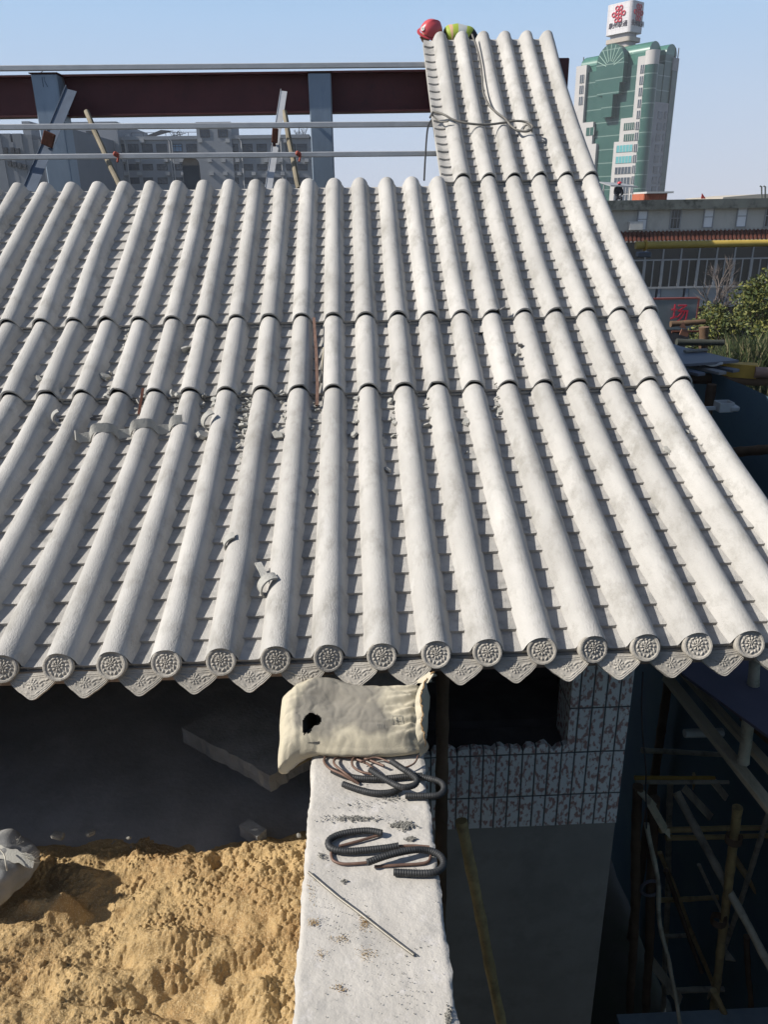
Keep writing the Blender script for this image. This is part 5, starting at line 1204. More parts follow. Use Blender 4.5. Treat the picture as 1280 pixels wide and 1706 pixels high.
# ================================================================== green glass tower
M_GREEN = bpy.data.materials.new('green_curtain_wall'); M_GREEN.use_nodes = True
t = M_GREEN.node_tree; B = t.nodes['Principled BSDF']; L = t.links.new; N = t.nodes.new
tc = N('ShaderNodeTexCoord'); sx = N('ShaderNodeSeparateXYZ'); L(tc.outputs['Object'], sx.inputs[0])
def stripes(sock, period, width):
    m1 = N('ShaderNodeMath'); m1.operation = 'DIVIDE'; L(sock, m1.inputs[0]); m1.inputs[1].default_value = period
    m2 = N('ShaderNodeMath'); m2.operation = 'FRACT'; L(m1.outputs[0], m2.inputs[0]); m3 = N('ShaderNodeMath'); m3.operation = 'LESS_THAN'; L(m2.outputs[0], m3.inputs[0]); m3.inputs[1].default_value = width; return m3.outputs[0]
s1 = stripes(sx.outputs[2], 3.4, .07); s2 = stripes(sx.outputs[2], .85, .10); s3 = stripes(sx.outputs[0], 1.1, .07)
n1 = N('ShaderNodeTexNoise'); n1.inputs['Scale'].default_value = .35; n1.inputs['Detail'].default_value = 3; L(tc.outputs['Object'], n1.inputs[0])
m0 = N('ShaderNodeMix'); m0.data_type = 'RGBA'; L(n1.outputs[0], m0.inputs[0]); m0.inputs[6].default_value = (.020,.062,.050,1); m0.inputs[7].default_value = (.038,.098,.080,1)
a_ = N('ShaderNodeMath'); a_.operation = 'MAXIMUM'; L(s2, a_.inputs[0]); L(s3, a_.inputs[1]); a2 = N('ShaderNodeMath'); a2.operation = 'MULTIPLY'; L(a_.outputs[0], a2.inputs[0]); a2.inputs[1].default_value = .25
m1 = N('ShaderNodeMix'); m1.data_type = 'RGBA'; L(a2.outputs[0], m1.inputs[0]); L(m0.outputs[2], m1.inputs[6]); m1.inputs[7].default_value = (.02,.08,.06,1)
m2 = N('ShaderNodeMix'); m2.data_type = 'RGBA'; a3 = N('ShaderNodeMath'); a3.operation = 'MULTIPLY'; L(s1, a3.inputs[0]); a3.inputs[1].default_value = .38; L(a3.outputs[0], m2.inputs[0]); L(m1.outputs[2], m2.inputs[6]); m2.inputs[7].default_value = (.33,.41,.37,1)
L(m2.outputs[2], B.inputs['Base Color']); B.inputs['Roughness'].default_value = .28; B.inputs['Specular IOR Level'].default_value = .45
M_TWW = mat('tower_white', (.56,.54,.52), .8, .05, .15, spec=.2, stain=((.48,.45,.42), .3, .55, .8))
M_TWG = mat('tower_grey', (.40,.40,.42), .8, .10, .2, spec=.2, stain=((.28,.28,.30), .3, .5, .75))
M_GVAULT = mat('green_vault', (.07,.20,.15), .25, .15, .3, spec=.6)
M_LINE = mat('pale_line', (.35,.50,.42), .6)
tw = empty('glass_tower', (80.2, 220.9, -9.5), 'tall green glass tower with white corner slabs and barrel vaulted roof', 'tower')
DF_ = Vector((-.616, .788, 0)); DS_ = Vector((.788, .616, 0)); _r = ray(1087, 100); CN = Vector((_r.x, _r.y, 0)).normalized()*235
# local frame: u along the front to the left (0..25.6), v inward, z world
MT = Matrix((( -DF_.x, DS_.x, 0), (-DF_.y, DS_.y, 0), (0, 0, 1)))   # local x = to the right along the front
MT.normalize()
def TW(u, v, z): p_ = CN + DF_*u + DS_*0 + Vector((DS_.x, DS_.y, 0))*0 ; return CN + DF_*u + NV_*v + Vector((0,0,z))
NV_ = Vector((.788, .616, 0))   # inward normal of the front
FR = {}
def zz(px, py, u, v): q_ = TW(u, v, 0); return hAt(px, py, q_.x, q_.y)
def uAt(px, py, v=0.0):
    """u on the front plane (offset v) under a pixel"""
    r_ = ray(px, py); # solve r*k = CN+DF*u+NV*v in xy
    A = np.array([[r_.x, -DF_.x], [r_.y, -DF_.y]]); b_ = np.array([CN.x+NV_.x*v, CN.y+NV_.y*v]); k_, u_ = np.linalg.solve(A, b_); return u_, r_.z*k_
def sAt(px, py, u=0.0):
    r_ = ray(px, py); A = np.array([[r_.x, -NV_.x], [r_.y, -NV_.y]]); b_ = np.array([CN.x+DF_.x*u, CN.y+DF_.y*u]); k_, v_ = np.linalg.solve(A, b_); return v_, r_.z*k_
TB = []
class TM(MB):
    def tb(s, u0, u1, v0, v1, z0, z1):
        P_ = [TW(u_, v_, z_) for z_ in (z0, z1) for u_, v_ in ((u0, v0), (u1, v0), (u1, v1), (u0, v1))]
        return s.add(P_, [(0,1,2,3),(7,6,5,4),(0,4,5,1),(1,5,6,2),(2,6,7,3),(3,7,4,0)])
    def extr(s, poly, v0, v1):
        n = len(poly); P_ = [TW(u_, v0, z_) for u_, z_ in poly]+[TW(u_, v1, z_) for u_, z_ in poly]
        return s.add(P_, [tuple(range(n)), tuple(range(n, 2*n))[::-1]]+[(i, n+i, n+(i+1) % n, (i+1) % n) for i in range(n)])
    def b(s, name, m_, par=None, smooth=None, rotframe=True):
        """store vertices in the tower's own axes so that the object texture lines run true"""
        par = par or tw; o0 = WL[par.name]; Mi = MT.transposed()
        V_ = [Mi @ (Vector(p_)-o0) for p_ in s.v]; me = bpy.data.meshes.new(name); me.from_pydata([tuple(v) for v in V_], [], s.f); me.materials.append(m_)
        if smooth: me.polygons.foreach_set('use_smooth', [True]*len(me.polygons)); me.set_sharp_from_angle(angle=R(smooth))
        o = bpy.data.objects.new(name, me); COL.objects.link(o); place(o, par, o0); 
        if par is tw: o.rotation_euler = MT.to_euler()
        return o
LF = uAt(961, 130)[0]; DD = sAt(1132, 105)[0]; print('tower', LF, DD)
u_a, z_top = uAt(1060, 96)     # right slab top
u_r0 = uAt(1083, 96)[0]; u_r1 = uAt(1066, 95)[0]; zg = uAt(1055, 108)[1]
u_l1 = uAt(963, 112)[0]; u_l0 = uAt(980, 112)[0]; zl = uAt(970, 110)[1]
m = TM(); m.tb(.2, LF-.3, .35, DD-1.2, -9.5, zg); m.b('glass_facade', M_GREEN)
m = TM(); m.tb(u_r0, u_r1, -.5, 3.0, -9.5, z_top); s1z = uAt(1045, 197)[1]; s2z = uAt(1035, 236)[1]; u_s1 = uAt(1036, 210)[0]; u_s2 = uAt(1025, 245)[0]
m.tb(u_r1, u_s1, -.5, 2.0, -9.5, s1z); m.tb(u_s1, u_s2, -.5, 2.0, -9.5, s2z); m.b('white_slab', M_TWW)
m = TM(); m.tb(u_l0, u_l1, -.5, 3.0, -9.5, zl); w1_ = u_s1-u_r1; w2_ = u_s2-u_s1
m.tb(u_l0-w1_, u_l0, -.5, 2, -9.5, s1z); m.tb(u_l0-w1_-w2_, u_l0-w1_, -.5, 2, -9.5, s2z); m.b('white_slab', M_TWW)
def twin(px, py, w_, h_, v=-.5, mm=M_GLB, side=False, u=0, mull=3):
    uu, zc_ = uAt(px, py, v) if not side else sAt(px, py, u); m = TM(); d = .12
    if not side: m.tb(uu-w_/2, uu+w_/2, v-d, v-.002, zc_-h_/2, zc_+h_/2)
    else: m.tb(u-d, u-.002, uu-w_/2, uu+w_/2, zc_-h_/2, zc_+h_/2)
    o = m.b('window', mm)
    if mull:
        m = TM()
        for k in range(mull+1):
            e_ = -w_/2+w_*k/mull
            if not side: m.tb(uu+e_-.06, uu+e_+.06, v-d-.05, v-d-.001, zc_-h_/2, zc_+h_/2)
        if not side: 
            oo = m.b('window_bars', M_TWW)
    return o
for py in (115, 134, 153, 172.5, 191, 209.5, 227.5, 246.5, 264.5, 282, 300, 315, 330):
    px = 1071.5-(py-115)*.084; twin(px, py, 1.15, 1.9, mull=2)
for py, ww, mm, dx_ in ((210.5, 3.2, M_GREEN, 0), (229, 3.2, M_GREEN, 0), (247.5, 5.0, mat('cyan_glass', (.14,.42,.44), .3), 0), (266, 5.0, mat('cyan_glass', (.14,.42,.44)), 0), (284, 5.0, M_GLB, 0), (301.5, 5.0, M_GLB, 0), (317, 4.6, M_GLB, 0), (330, 4.6, M_GLB, 0)):
    px = 1049 if py < 240 else 1041.5-(py-247)*.075
    twin(px, py, ww, 1.7, mm=mm, mull=5)
for py, px in ((131.5, 970.5), (149.5, 969.5), (168, 968.5)): twin(px, py, 1.3, 2.0, mull=2)
twin(984, 219, 2.6, 2.0, mm=M_GREEN, mull=2)
# keyhole screen standing off the glass
uc = (uAt(1000, 120)[0]+uAt(1045, 120)[0])/2; ur = abs(uAt(1000, 120)[0]-uAt(1045, 120)[0])/2; za = uAt(1023, 72, -1.6)[1]; zc_a = za-ur
def ux(px, py): return uAt(px, py, -1.6)[0]
def uz(px, py): return uAt(px, py, -1.6)[1]
uR = uc-ur; poly = [(uc+math.cos(R(a))*ur, zc_a+math.sin(R(a))*ur) for a in range(0, 181, 10)]
r1, r2, r3 = ux(1032.5, 145), ux(1021.5, 165), 0; zA, zB_, zC = uz(1040, 136), uz(1027, 156.5), uz(1015, 195)
poly = [(uc-math.cos(R(a))*ur, zc_a+math.sin(R(a))*ur) for a in range(0, 181, 10)]
poly += [(uc+ur, zA), (uc+(uc-r1), zA), (uc+(uc-r1), zB_), (uc+abs(uc-r2), zB_), (uc+abs(uc-r2), zC), (r2, zC), (r2, zB_), (r1, zB_), (r1, zA), (uR, zA)]
m = TM(); m.extr(poly, -1.6, .3); m.b('arch_screen', M_GREEN)
m = TM()
for k in range(9):
    a = R(8+k*20.5); p0 = (uc+math.cos(a)*ur*.28, zc_a-1+math.sin(a)*ur*.28); p1 = (uc+math.cos(a)*ur*.95, zc_a+math.sin(a)*ur*.95)
    A_ = TW(p0[0], -1.64, p0[1]); B_ = TW(p1[0], -1.64, p1[1]); m.beam(A_, B_, .16, .06, up=(NV_.x, NV_.y, 0))
m.b('arch_rays', M_LINE)
# vaults: axis along the front, round ends to the right
def vault(name, u0, u1, vc, rad, zbase, m_=M_GVAULT):
    m = TM(); n = 20; P_ = []
    for u_ in (u0, u1):
        for i in range(n+1):
            a = math.pi*i/n; P_.append(TW(u_, vc-math.cos(a)*rad, zbase+math.sin(a)*rad))
    F_ = [(i, i+1, n+2+i, n+1+i) for i in range(n)]+[tuple(range(n+1))[::-1], tuple(range(n+1, 2*n+2)), (0, n+1, 2*n+1, n)]; m.add(P_, F_); return m.b(name, m_, smooth=40)
def vz(px, py, u, v): return zz(px, py, u, v)
zv = z_top; zt_v = zz(1085, 69, 2.0, 3.4)
rv = 2.7
vault('barrel_roof', 1.6, 14.5, 3.6, rv, zt_v-rv); m = TM(); m.tb(1.7, 14.4, 3.6-rv+.05, 3.6+rv-.05, zg-1, zt_v-rv); m.b('vault_base', M_GVAULT)
vault('barrel_roof', 14.6, 22.5, 3.6, rv, zt_v-rv-1.0)
vault('barrel_roof', 21.5, LF-.2, 3.6, 2.2, zz(975, 98, 23, 3.6)-2.2)
m = TM(); m.tb(14.5, LF-.4, 1.0, 6.1, zg-2, zt_v-rv-1.01); m.b('vault_base', M_GVAULT)
zt2 = zz(1115, 74, .3, 8.8); vault('barrel_roof', .0, 16, 8.8, 2.6, zt2-2.6); m = TM(); m.tb(.05, 16, 6.25, 11.3, -9.5, zt2-2.6); m.b('side_glass', M_GREEN)
# corner glass cylinder with white cap
def cyl(m, u, v, r_, z0, z1, n=20):
    P_ = [TW(u+math.cos(2*math.pi*i/n)*r_, v+math.sin(2*math.pi*i/n)*r_, z_) for z_ in (z0, z1) for i in range(n)]
    m.add(P_, [(i, (i+1) % n, n+(i+1) % n, n+i) for i in range(n)]+[tuple(range(n, 2*n)), tuple(range(n))[::-1]])
zc1 = zz(1091, 108, .6, .8); zc2 = zz(1092, 84, .6, .8)
m = TM(); cyl(m, .5, .9, 1.75, -9.5, zc1); m.b('corner_glass', M_GREEN, smooth=40)
m = TM(); cyl(m, .5, .9, 1.78, zc1+.002, zc2); m.b('corner_cap', M_TWW, smooth=40)
# side face: grey wall, windows, far dark green strip with a white cap
zs = zz(1105, 170, 0, 5); m = TM(); m.tb(-.25, .4, 3.0, 9.6, -9.5, zs); m.b('side_wall', M_TWG)
m = TM(); m.tb(-.3, .6, 9.7, 12.2, -9.5, zz(1125, 118, 0, 11)); m.b('side_strip', mat('dark_green_glass', (.025,.075,.065), .3, .2, .4, spec=.5))
m = TM(); m.tb(-.3, 3, 9.7, 12.3, zz(1125, 118, 0, 11)+.002, zz(1125, 97, 0, 11)); m.b('side_cap', M_TWG)
for py in (192, 211, 229, 247, 265, 283, 300, 316):
    twin(1100.5-(py-192)*.085, py, 2.2, 1.8, side=True, u=-.25, mull=0); twin(1109.5-(py-192)*.085, py, .8, 1.8, side=True, u=-.25, mull=0)
for k, (px, py0, py1) in enumerate(((1127, 97, 80), (1131.5, 97, 80), (961, 108, 96))):
    u_, v_ = ((0, 10.5), (0, 12.0), (LF-.5, 2))[k]; m = TM(); m.tb(u_-.1, u_+.1, v_-.1, v_+.1, zz(px, py0, u_, v_)-1, zz(px, py1, u_, v_)); m.b('aerial', M_FRD)
# sign tower on top: rings, neck, rounded box
def rbox(m, uc_, vc_, hu, hv, r_, z0, z1):
    P_ = []; pts_ = []
    for cx_, cy_, a0 in ((hu-r_, hv-r_, 0), (-hu+r_, hv-r_, 90), (-hu+r_, -hv+r_, 180), (hu-r_, -hv+r_, 270)):
        for k in range(6): a = R(a0+k*18); pts_.append((uc_+cx_+math.cos(a)*r_, vc_+cy_+math.sin(a)*r_))
    n = len(pts_); P_ = [TW(a, b, z_) for z_ in (z0, z1) for a, b in pts_]; m.add(P_, [(i, (i+1) % n, n+(i+1) % n, n+i) for i in range(n)]+[tuple(range(n, 2*n)), tuple(range(n))[::-1]])
ucs, vcs = 13.0, 5.6
# fit half-size from pixels
def ph(px, py, u_, v_): return zz(px, py, u_, v_)
zb0 = ph(1046, 58, ucs, vcs); zb1 = ph(1046, 7, ucs, vcs); hu, hv = 4.0, 2.9
st = MB(); M_SIGNW = bpy.data.materials.new('white_tiled_sign'); M_SIGNW.use_nodes = True; t = M_SIGNW.node_tree; B = t.nodes['Principled BSDF']; L = t.links.new; N = t.nodes.new
tc = N('ShaderNodeTexCoord'); sx = N('ShaderNodeSeparateXYZ'); L(tc.outputs['Object'], sx.inputs[0])
g1 = stripes(sx.outputs[2], 1.15, .09); g2 = stripes(sx.outputs[0], 1.15, .09); g3 = stripes(sx.outputs[1], 1.15, .09)
q1 = N('ShaderNodeMath'); q1.operation = 'MAXIMUM'; L(g1, q1.inputs[0]); L(g2, q1.inputs[1]); q2 = N('ShaderNodeMath'); q2.operation = 'MAXIMUM'; L(q1.outputs[0], q2.inputs[0]); L(g3, q2.inputs[1])
m2 = N('ShaderNodeMix'); m2.data_type = 'RGBA'; L(q2.outputs[0], m2.inputs[0]); m2.inputs[6].default_value = (.52,.505,.51,1); m2.inputs[7].default_value = (.42,.40,.41,1); L(m2.outputs[2], B.inputs['Base Color']); B.inputs['Roughness'].default_value = .5
m = TM(); rbox(m, ucs, vcs, hu, hv, 1.0, zb0, zb1); m.b('sign_cube', M_SIGNW, smooth=30)
m = TM(); zn = ph(1046, 78, ucs, vcs)
rbox(m, ucs, vcs, hu-1.0, hv-.8, .8, zn-6, zb0); m.b('sign_neck', M_TWG, smooth=30)
m = TM(); rbox(m, ucs, vcs, hu-.1, hv-.1, 1.0, zb0-2.0, zb0-1.0); rbox(m, ucs, vcs, hu-.2, hv-.2, 1.0, zb0-4.2, zb0-3.0); m.b('sign_rings', mat('tan_ring', (.50,.44,.38), .8), smooth=30)
# emblem: red knot of rings, on two faces
M_EMB = mat('red_emblem', (.60,.06,.09), .6, .08, 1)
def emblem(face):
    m = TM(); zc_ = zb0+(zb1-zb0)*.64; s_ = 1.75
    def pt(a, b):   # a right, b up
        return TW(ucs-a, vcs-hv-.10, zc_+b) if face == 0 else TW(ucs-hu-.10, vcs+a, zc_+b)
    for cx_, cy_ in ((-.32,.78),(.32,.78),(-.86,.16),(.86,.16),(-.86,-.10),(.86,-.10),(-.32,-.78),(.32,-.78),(-.26,.25),(.26,.25),(-.26,-.25),(.26,-.25)):
        if (cx_, cy_) in ((-.86,-.10),(.86,-.10)): continue
        r_ = .27 if abs(cx_) != .26 else .25; r_ *= s_; P_ = [pt(cx_*s_+math.cos(k/12*6.2832)*r_, (cy_*s_ if abs(cx_) != .86 else 0)+math.sin(k/12*6.2832)*r_) for k in range(13)]; m.tube(P_, .17, 6, False)
    m.b('emblem', M_EMB)
    rt = Matrix((( -DF_.x, 0, -NV_.x*-1), (-DF_.y, 0, -NV_.y*-1), (0, 1, 0))) if face == 0 else None
    # text basis: columns = right, up, out
    right = -DF_ if face == 0 else NV_; out = -NV_ if face == 0 else -DF_
    Mx = Matrix.Identity(4)
    for r_ in range(3): Mx[r_][0] = right[r_]; Mx[r_][1] = (0, 0, 1)[r_]; Mx[r_][2] = out[r_]
    Mx.translation = pt(0, -(zb1-zb0)*.36); text_mesh('泉州联通', 1.45, 'lettering', mat('dark_lettering', (.08,.06,.08), .7), tw, Mx, .05)
emblem(0); emblem(1)

# ================================================================== vegetation right
M_LEAF = [mat('leaf_yellow_green', (.20,.20,.05), .6, .3, 3, spec=.3), mat('leaf_green', (.085,.115,.03), .6, .3, 3, spec=.3), mat('leaf_dark', (.05,.07,.025), .65, .3, 3, spec=.25)]
M_BARK = mat('bark', (.10,.075,.055), .9, .3, 10, .4, 40)
def leaves(C_, rad, n, size, flat=.8):
    cidx = RNG.integers(0, len(C_), n); C_ = np.array([tuple(c) for c in C_]); rd = np.array(rad)[cidx]
    d = RNG.normal(size=(n, 3)); d /= np.linalg.norm(d, axis=1)[:, None]; q = C_[cidx]+d*(rd*RNG.random(n)**.45)[:, None]*np.array([1, 1, flat])
    a = RNG.normal(size=(n, 3)); a /= np.linalg.norm(a, axis=1)[:, None]; b_ = np.cross(a, RNG.normal(size=(n, 3))); b_ /= np.linalg.norm(b_, axis=1)[:, None]
    s = size*RNG.uniform(.6, 1.3, n)[:, None]; V = np.stack([q-a*s, q+b_*s*.42, q+a*s, q-b_*s*.42], 1).reshape(-1, 3)
    return V, np.arange(4*n).reshape(n, 4)
def tree(name, base, top, clumps, rads, n, size, label, cat, limbs=True, twigs=0, mats=(0, 1, 2)):
    e = empty(name, base, label, cat); mb = MB(); base = Vector(base); top = Vector(top)
    tr = spline([base, base.lerp(top, .5)+Vector((.1, .05, 0)), top], 6); mb.tube(tr, .1, 8, radii=[.16*(1-.6*i/len(tr)) for i in range(len(tr))])
    for c_ in clumps:
        s_ = base.lerp(top, random.uniform(.45, .98)); c_ = Vector(c_); mb.tube(spline([s_, s_.lerp(c_, .5)+Vector((0, 0, .15)), c_], 4), .04, 5, radii=[.05*(1-.75*k/8) for k in range(9)])
        for _ in range(twigs):
            q = c_+Vector((random.gauss(0,.4), random.gauss(0,.4), random.uniform(.1,1.3))); mb.tube([s_.lerp(c_, .6), c_, q], .012, 4, radii=[.025, .018, .008])
    mb.build('trunk', M_BARK, e, 60)
    V, F = leaves(clumps, rads, n, size); fm = RNG.choice(mats, len(F), p=[.4,.4,.2])
    mesh_obj('crown', V, F, None, e, None, mats=M_LEAF, fmat=fm)
Yt = 19.0
cl = [atY(px, py, Yt+random.uniform(-1, 1)) for px, py in ((1262,478),(1248,492),(1272,500),(1290,470),(1285,515),(1300,500),(1262,530),(1280,550),(1300,560),(1320,520),(1268,575),(1310,480))]
tree('leafy_tree', (atY(1292, 600, Yt).x, Yt, -9.5), atY(1290, 500, Yt), cl, [random.uniform(.28, .5) for _ in cl], 5200, .055, 'bushy yellow-green tree at the right edge', 'tree')
Yt = 22.0
cl = [atY(px, py, Yt+random.uniform(-1, 1)) for px, py in ((1172,540),(1182,530),(1195,545),(1165,555),(1205,532),(1215,548),(1225,540),(1238,525),(1190,560),(1178,572),(1210,562),(1166,575),(1243,515),(1200,518),(1186,516),(1230,555))]
tree('shrubby_tree', (atY(1195, 600, Yt).x, Yt, -9.5), atY(1195, 530, Yt), cl, [random.uniform(.22, .42) for _ in cl], 3600, .058, 'low shrubby tree with sparse leaves in front of the low building', 'tree', mats=(0, 1, 2))
e = empty('bare_tree', (atY(1192, 560, 24).x, 24, -9.5), 'leafless twiggy tree rising before the glazed strip of the low building', 'tree'); mb = MB(); b0 = Vector((atY(1192, 560, 24).x, 24, -9.5)); tp = atY(1192, 500, 24); mb.tube([b0, tp], .06, 6, radii=[.10, .05])
def twig(p, d, L_, r_, dep):
    q = p+d*L_; mb.tube([p, p.lerp(q, .5)+Vector((random.gauss(0, .03),)*3)*L_, q], r_, 4, radii=[r_, r_*.8, r_*.6])
    if dep > 0:
        for _ in range(3): twig(p.lerp(q, random.uniform(.4, 1)), (d+Vector((random.gauss(0, .42), random.gauss(0, .42), random.gauss(.05, .25)))).normalized(), L_*.68, r_*.6, dep-1)
for k in range(7): twig(b0.lerp(tp, random.uniform(.8, 1)), Vector((random.gauss(0, .4), random.gauss(0, .4), 1)).normalized(), .75, .028, 3)
mb.build('twigs', mat('pale_twigs', (.13,.11,.10), .9), e)
# grasses
def grass():
    n = 9000; V = []; F = []
    ax = atY(1165, 600, 17).x; bx = atY(1330, 600, 17).x
    for i in range(n):
        y = 15.5+random.random()*6; x = ax*y/17+random.random()*(bx*y/17-ax*y/17); top = atY(1200+ (x*17/y-ax)*30, 1, 17)
        f_ = (x*17/y-ax)/(bx-ax); ztop = -.182*y - .35 + .55*min(1, f_*2.6) + random.gauss(0, .13)-(.9 if random.random() < .3 else 0)*random.random(); h_ = random.uniform(.5, 1.1)
        b_ = Vector((x, y, ztop-h_)); lean = Vector((random.gauss(0, .22), random.gauss(0, .2), 0)); w_ = Vector((random.uniform(.008, .018), random.uniform(-.01, .01), 0)); k = len(V)
        V += [b_-w_, b_+w_, b_+lean*.4+Vector((0,0,h_*.6))+w_*.8, b_+lean*.4+Vector((0,0,h_*.6))-w_*.8, b_+lean+Vector((0,0,h_))]; F += [(k, k+1, k+2, k+3), (k+3, k+2, k+4)]
    fm = [random.choice((0, 0, 1, 2)) for _ in range(n) for _ in (0, 1)]
    o = mesh_obj('tall_grass', V, F, None, mats=[mat('grass_green', (.075,.105,.035), .7, .3, 2), mat('grass_dry', (.26,.24,.12), .8, .2, 2), mat('grass_dark', (.04,.06,.025), .8, .2, 2)], fmat=fm)
    tag(o, 'tall green reeds and grass behind the scaffold boards', 'grass', kind='stuff')
    mb = MB(); mb.box2((ax*.9, 14.8, -9.5), (bx*1.6, 23, -4.5)); V2 = []
    o2 = mb.build('planted_bank', mat('dark_soil', (.03,.035,.02), .95)); tag(o2, kind='structure')
grass()

# ================================================================== worker behind the ridge
def worker():
    M_CL = mat('black_sleeves', (.025,.025,.03), .8, .2, 20); M_SK = mat('skin', (.42,.24,.16), .6, .08, 20)
    Yw = 10.62
    hd = atY(722, 50, Yw-.05); sh = atY(753, 60, Yw); bk = atY(773, 63, Yw); hp = atY(794, 86, Yw+.08)
    o0 = Vector((hp.x, Yw, hp.z-.75)); r_ = lambda v: tuple(Vector(v)-o0)
    pts = dict(pel=r_(hp), sp=r_(bk+Vector((.02, 0, -.0))), ch=r_(sh), nk=r_(sh+Vector((-.10, -.02, -.03))), hb=r_(hd+Vector((.03, 0, -.04))), hf=r_(hd+Vector((-.04, -.0, -.09))),
        sL=r_(sh+Vector((.0, -.17, -.03))), eL=r_(sh+Vector((-.05, -.22, -.28))), wL=r_(sh+Vector((-.22, -.14, -.36))), hL=r_(sh+Vector((-.28, -.12, -.37))),
        sR=r_(sh+Vector((.0, .17, -.03))), eR=r_(sh+Vector((-.02, .22, -.28))), wR=r_(sh+Vector((-.18, .18, -.40))), hR=r_(sh+Vector((-.24, .16, -.42))),
        tL=r_(hp+Vector((.02, -.10, -.03))), kL=r_(hp+Vector((-.28, -.06, -.38))), aL=r_(hp+Vector((.10, -.02, -.70))), fL=r_(hp+Vector((-.08, -.02, -.75))),
        tR=r_(hp+Vector((.02, .12, -.03))), kR=r_(hp+Vector((-.22, .24, -.36))), aR=r_(hp+Vector((.14, .20, -.70))), fR=r_(hp+Vector((-.04, .22, -.75))))
    # keep the near arm and leg beyond the sloping panels
    rad = dict(pel=(.13,.15), sp=(.11,.14), ch=(.115,.15), nk=.055, hb=.085, hf=.07, sL=.065, eL=.045, wL=.032, hL=.035, sR=.065, eR=.045, wR=.032, hR=.035, tL=.09, kL=.065, aL=.045, fL=.045, tR=.09, kR=.065, aR=.045, fR=.045)
    for k in ('sL','eL','wL','hL','tL','kL','aL','fL'): x_, y_, z_ = pts[k]; pts[k] = (x_, y_*.35+.05, z_)
    ed = [('pel','sp'),('sp','ch'),('ch','nk'),('nk','hb'),('hb','hf'),('ch','sL'),('sL','eL'),('eL','wL'),('wL','hL'),('ch','sR'),('sR','eR'),('eR','wR'),('wR','hR'),('pel','tL'),('tL','kL'),('kL','aL'),('aL','fL'),('pel','tR'),('tR','kR'),('kR','aR'),('aR','fR')]
    o = skin_body('person', pts, rad, ed, o0, 'pel', M_CL); tag(o, 'worker in red helmet and yellow safety vest bent over behind the roof ridge', 'person')
    # vest: banded shell around the trunk from the shoulders to the waist
    A = [Vector(pts[k])+o0 for k in ('nk', 'ch', 'sp', 'pel')]; path = spline([A[0].lerp(A[1], .35), A[1], A[2], A[2].lerp(A[3], .45)], 8); V = []; n = 20; m_ = len(path)
    for i, q in enumerate(path):
        t = i/(m_-1); T = (path[min(i+1, m_-1)]-path[max(i-1, 0)]).normalized(); U_ = Vector((0,1,0)); W_ = T.cross(U_).normalized()
        ry = .095+.065*math.sin(min(1, t*2.2)*math.pi/2); rz = .080+.045*math.sin(min(1, t*2.2)*math.pi/2)
        for k in range(n): a = 2*math.pi*k/n; V.append(q+U_*math.cos(a)*ry+W_*math.sin(a)*rz*(1+.04*math.sin(a*5+i)))
    F = [(i*n+k, i*n+(k+1) % n, (i+1)*n+(k+1) % n, (i+1)*n+k) for i in range(m_-1) for k in range(n)]
    fm = []
    for i in range(m_-1):
        t = i/(m_-1); b_ = 0
        if .24 < t < .33: b_ = 2
        elif .42 < t < .62: b_ = 1
        elif t > .72: b_ = 3
        fm += [b_]*n
    mesh_obj('safety_vest', V, F, None, o, 60, mats=[mat('hivis_yellow', (.40,.50,.07), .6, .05, 20), mat('reflective_band', (.52,.55,.54), .5), mat('orange_tan_band', (.72,.45,.28), .6), M_CL], fmat=fm)
    # helmet
    hc = atY(719.5, 50, Yw-.06); up = Vector((.34, -.52, .78)).normalized(); fw = Vector((-.80, -.45, -.22)); fw = (fw-up*fw.dot(up)).normalized(); sd_ = up.cross(fw); V = []; n = 28; m_ = 12
    for i in range(m_):
        b_ = math.pi/2*i/(m_-1)
        for k in range(n):
            a = 2*math.pi*k/n; x_ = math.cos(a)*.148*math.cos(b_)**.85; y_ = math.sin(a)*.122*math.cos(b_)**.85; z_ = .140*math.sin(b_)
            rid = .010*max(0, 1-abs(y_)/.022) if i > 1 else 0
            V.append(hc-up*.03+fw*x_+sd_*y_+up*(z_+rid))
    F = [(i*n+k, i*n+(k+1) % n, (i+1)*n+(k+1) % n, (i+1)*n+k) for i in range(m_-1) for k in range(n)]+[tuple((m_-1)*n+k for k in range(n))]
    b0 = len(V)
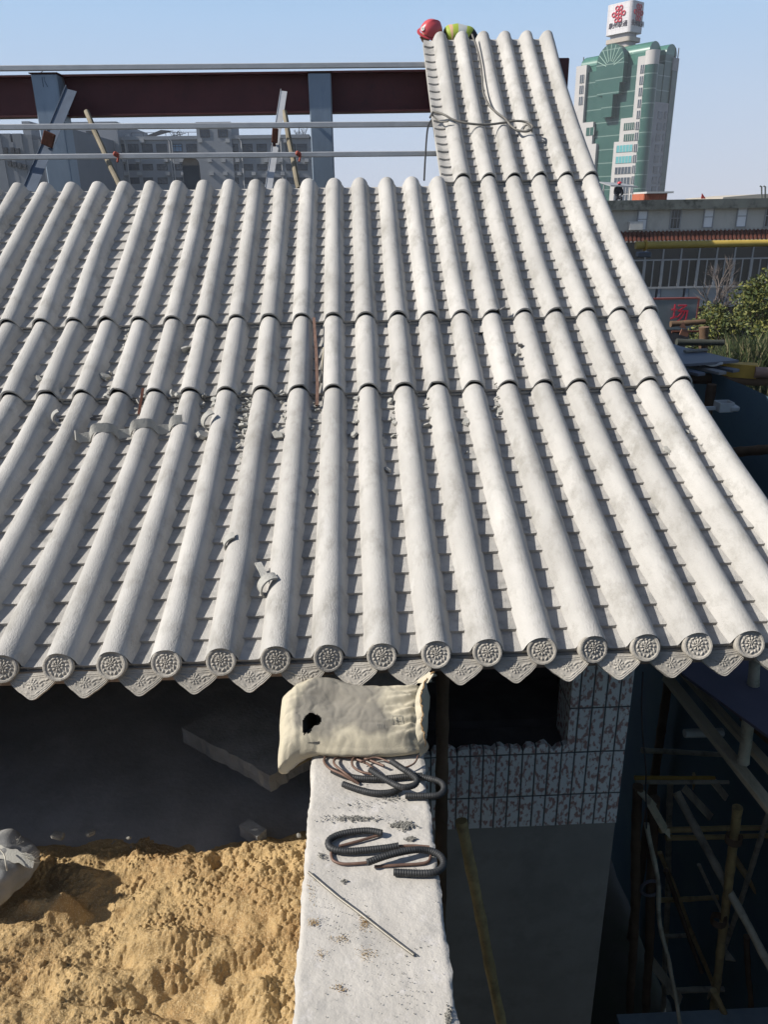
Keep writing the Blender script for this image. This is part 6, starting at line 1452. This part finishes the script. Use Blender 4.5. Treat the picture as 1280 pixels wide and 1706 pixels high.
    for rr, dz in ((1.0, .0), (1.10, -.012), (1.09, -.018), (.97, -.008)):
        for k in range(n):
            a = 2*math.pi*k/n; e_ = rr+(.16 if rr > 1 else 0)*max(0, math.cos(a))**2; V.append(hc-up*.03+fw*math.cos(a)*.148*e_+sd_*math.sin(a)*.122*rr+up*(dz-.012*max(0, math.cos(a))))
    F += [(b0+i*n+k, b0+i*n+(k+1) % n, b0+(i+1)*n+(k+1) % n, b0+(i+1)*n+k) for i in range(3) for k in range(n)]
    h = mesh_obj('helmet', V, F, mat('coral_helmet', (.66,.09,.10), .35, .05, 5, spec=.5), o, 50)
    # white round badge at the front
    c_ = hc-up*.03+fw*.138+up*.035; nrm = (fw*.93+up*.35).normalized(); t1 = nrm.cross(up).normalized(); t2 = nrm.cross(t1); P_ = [c_+nrm*.012+(t1*math.cos(k/14*6.283)+t2*math.sin(k/14*6.283))*.026 for k in range(14)]
    b_ = mesh_obj('badge', [tuple(p_) for p_ in P_]+[tuple(p_-nrm*.01) for p_ in P_], [tuple(range(14))]+[(k, (k+1) % 14, 14+(k+1) % 14, 14+k) for k in range(14)], M_WHITE, o)
    mb = MB(); mb.tube([c_+nrm*.014+t1*-.012+t2*.008, c_+nrm*.014+t1*.010, c_+nrm*.014+t1*-.010-t2*.010], .003, 4); mb.build('badge_mark', M_FRD, o)
    # face under the brim (turned down to the work)
    fc = hc-up*.075+fw*.055; mb = MB(); mb.box(fc, (.13,.12,.14), Matrix((fw, sd_, up)).transposed(), .045); mb.box(fc+fw*.072-up*.01, (.03,.03,.035), Matrix((fw, sd_, up)).transposed(), .010)
    mb.build('face', M_SK, o, 60)
worker()

# ================================================================== smog: one closed box of thin air round the whole place
mb = MB(); mb.box2((-600, -600, -10.6), (600, 600, 75)); hz = mb.build('haze', None, origin=(0, 0, -10.6)); hz.data.materials.clear()
mh = bpy.data.materials.new('haze_air'); mh.use_nodes = True; t = mh.node_tree; t.nodes.remove(t.nodes['Principled BSDF']); pv = t.nodes.new('ShaderNodeVolumePrincipled')
pv.inputs['Color'].default_value = (.86, .90, .97, 1); pv.inputs['Density'].default_value = .0004; t.links.new(pv.outputs[0], t.nodes['Material Output'].inputs['Volume'])
hz.data.materials.append(mh); tag(hz, kind='stuff'); hz['label'] = 'thin pale smog filling the air over the city'
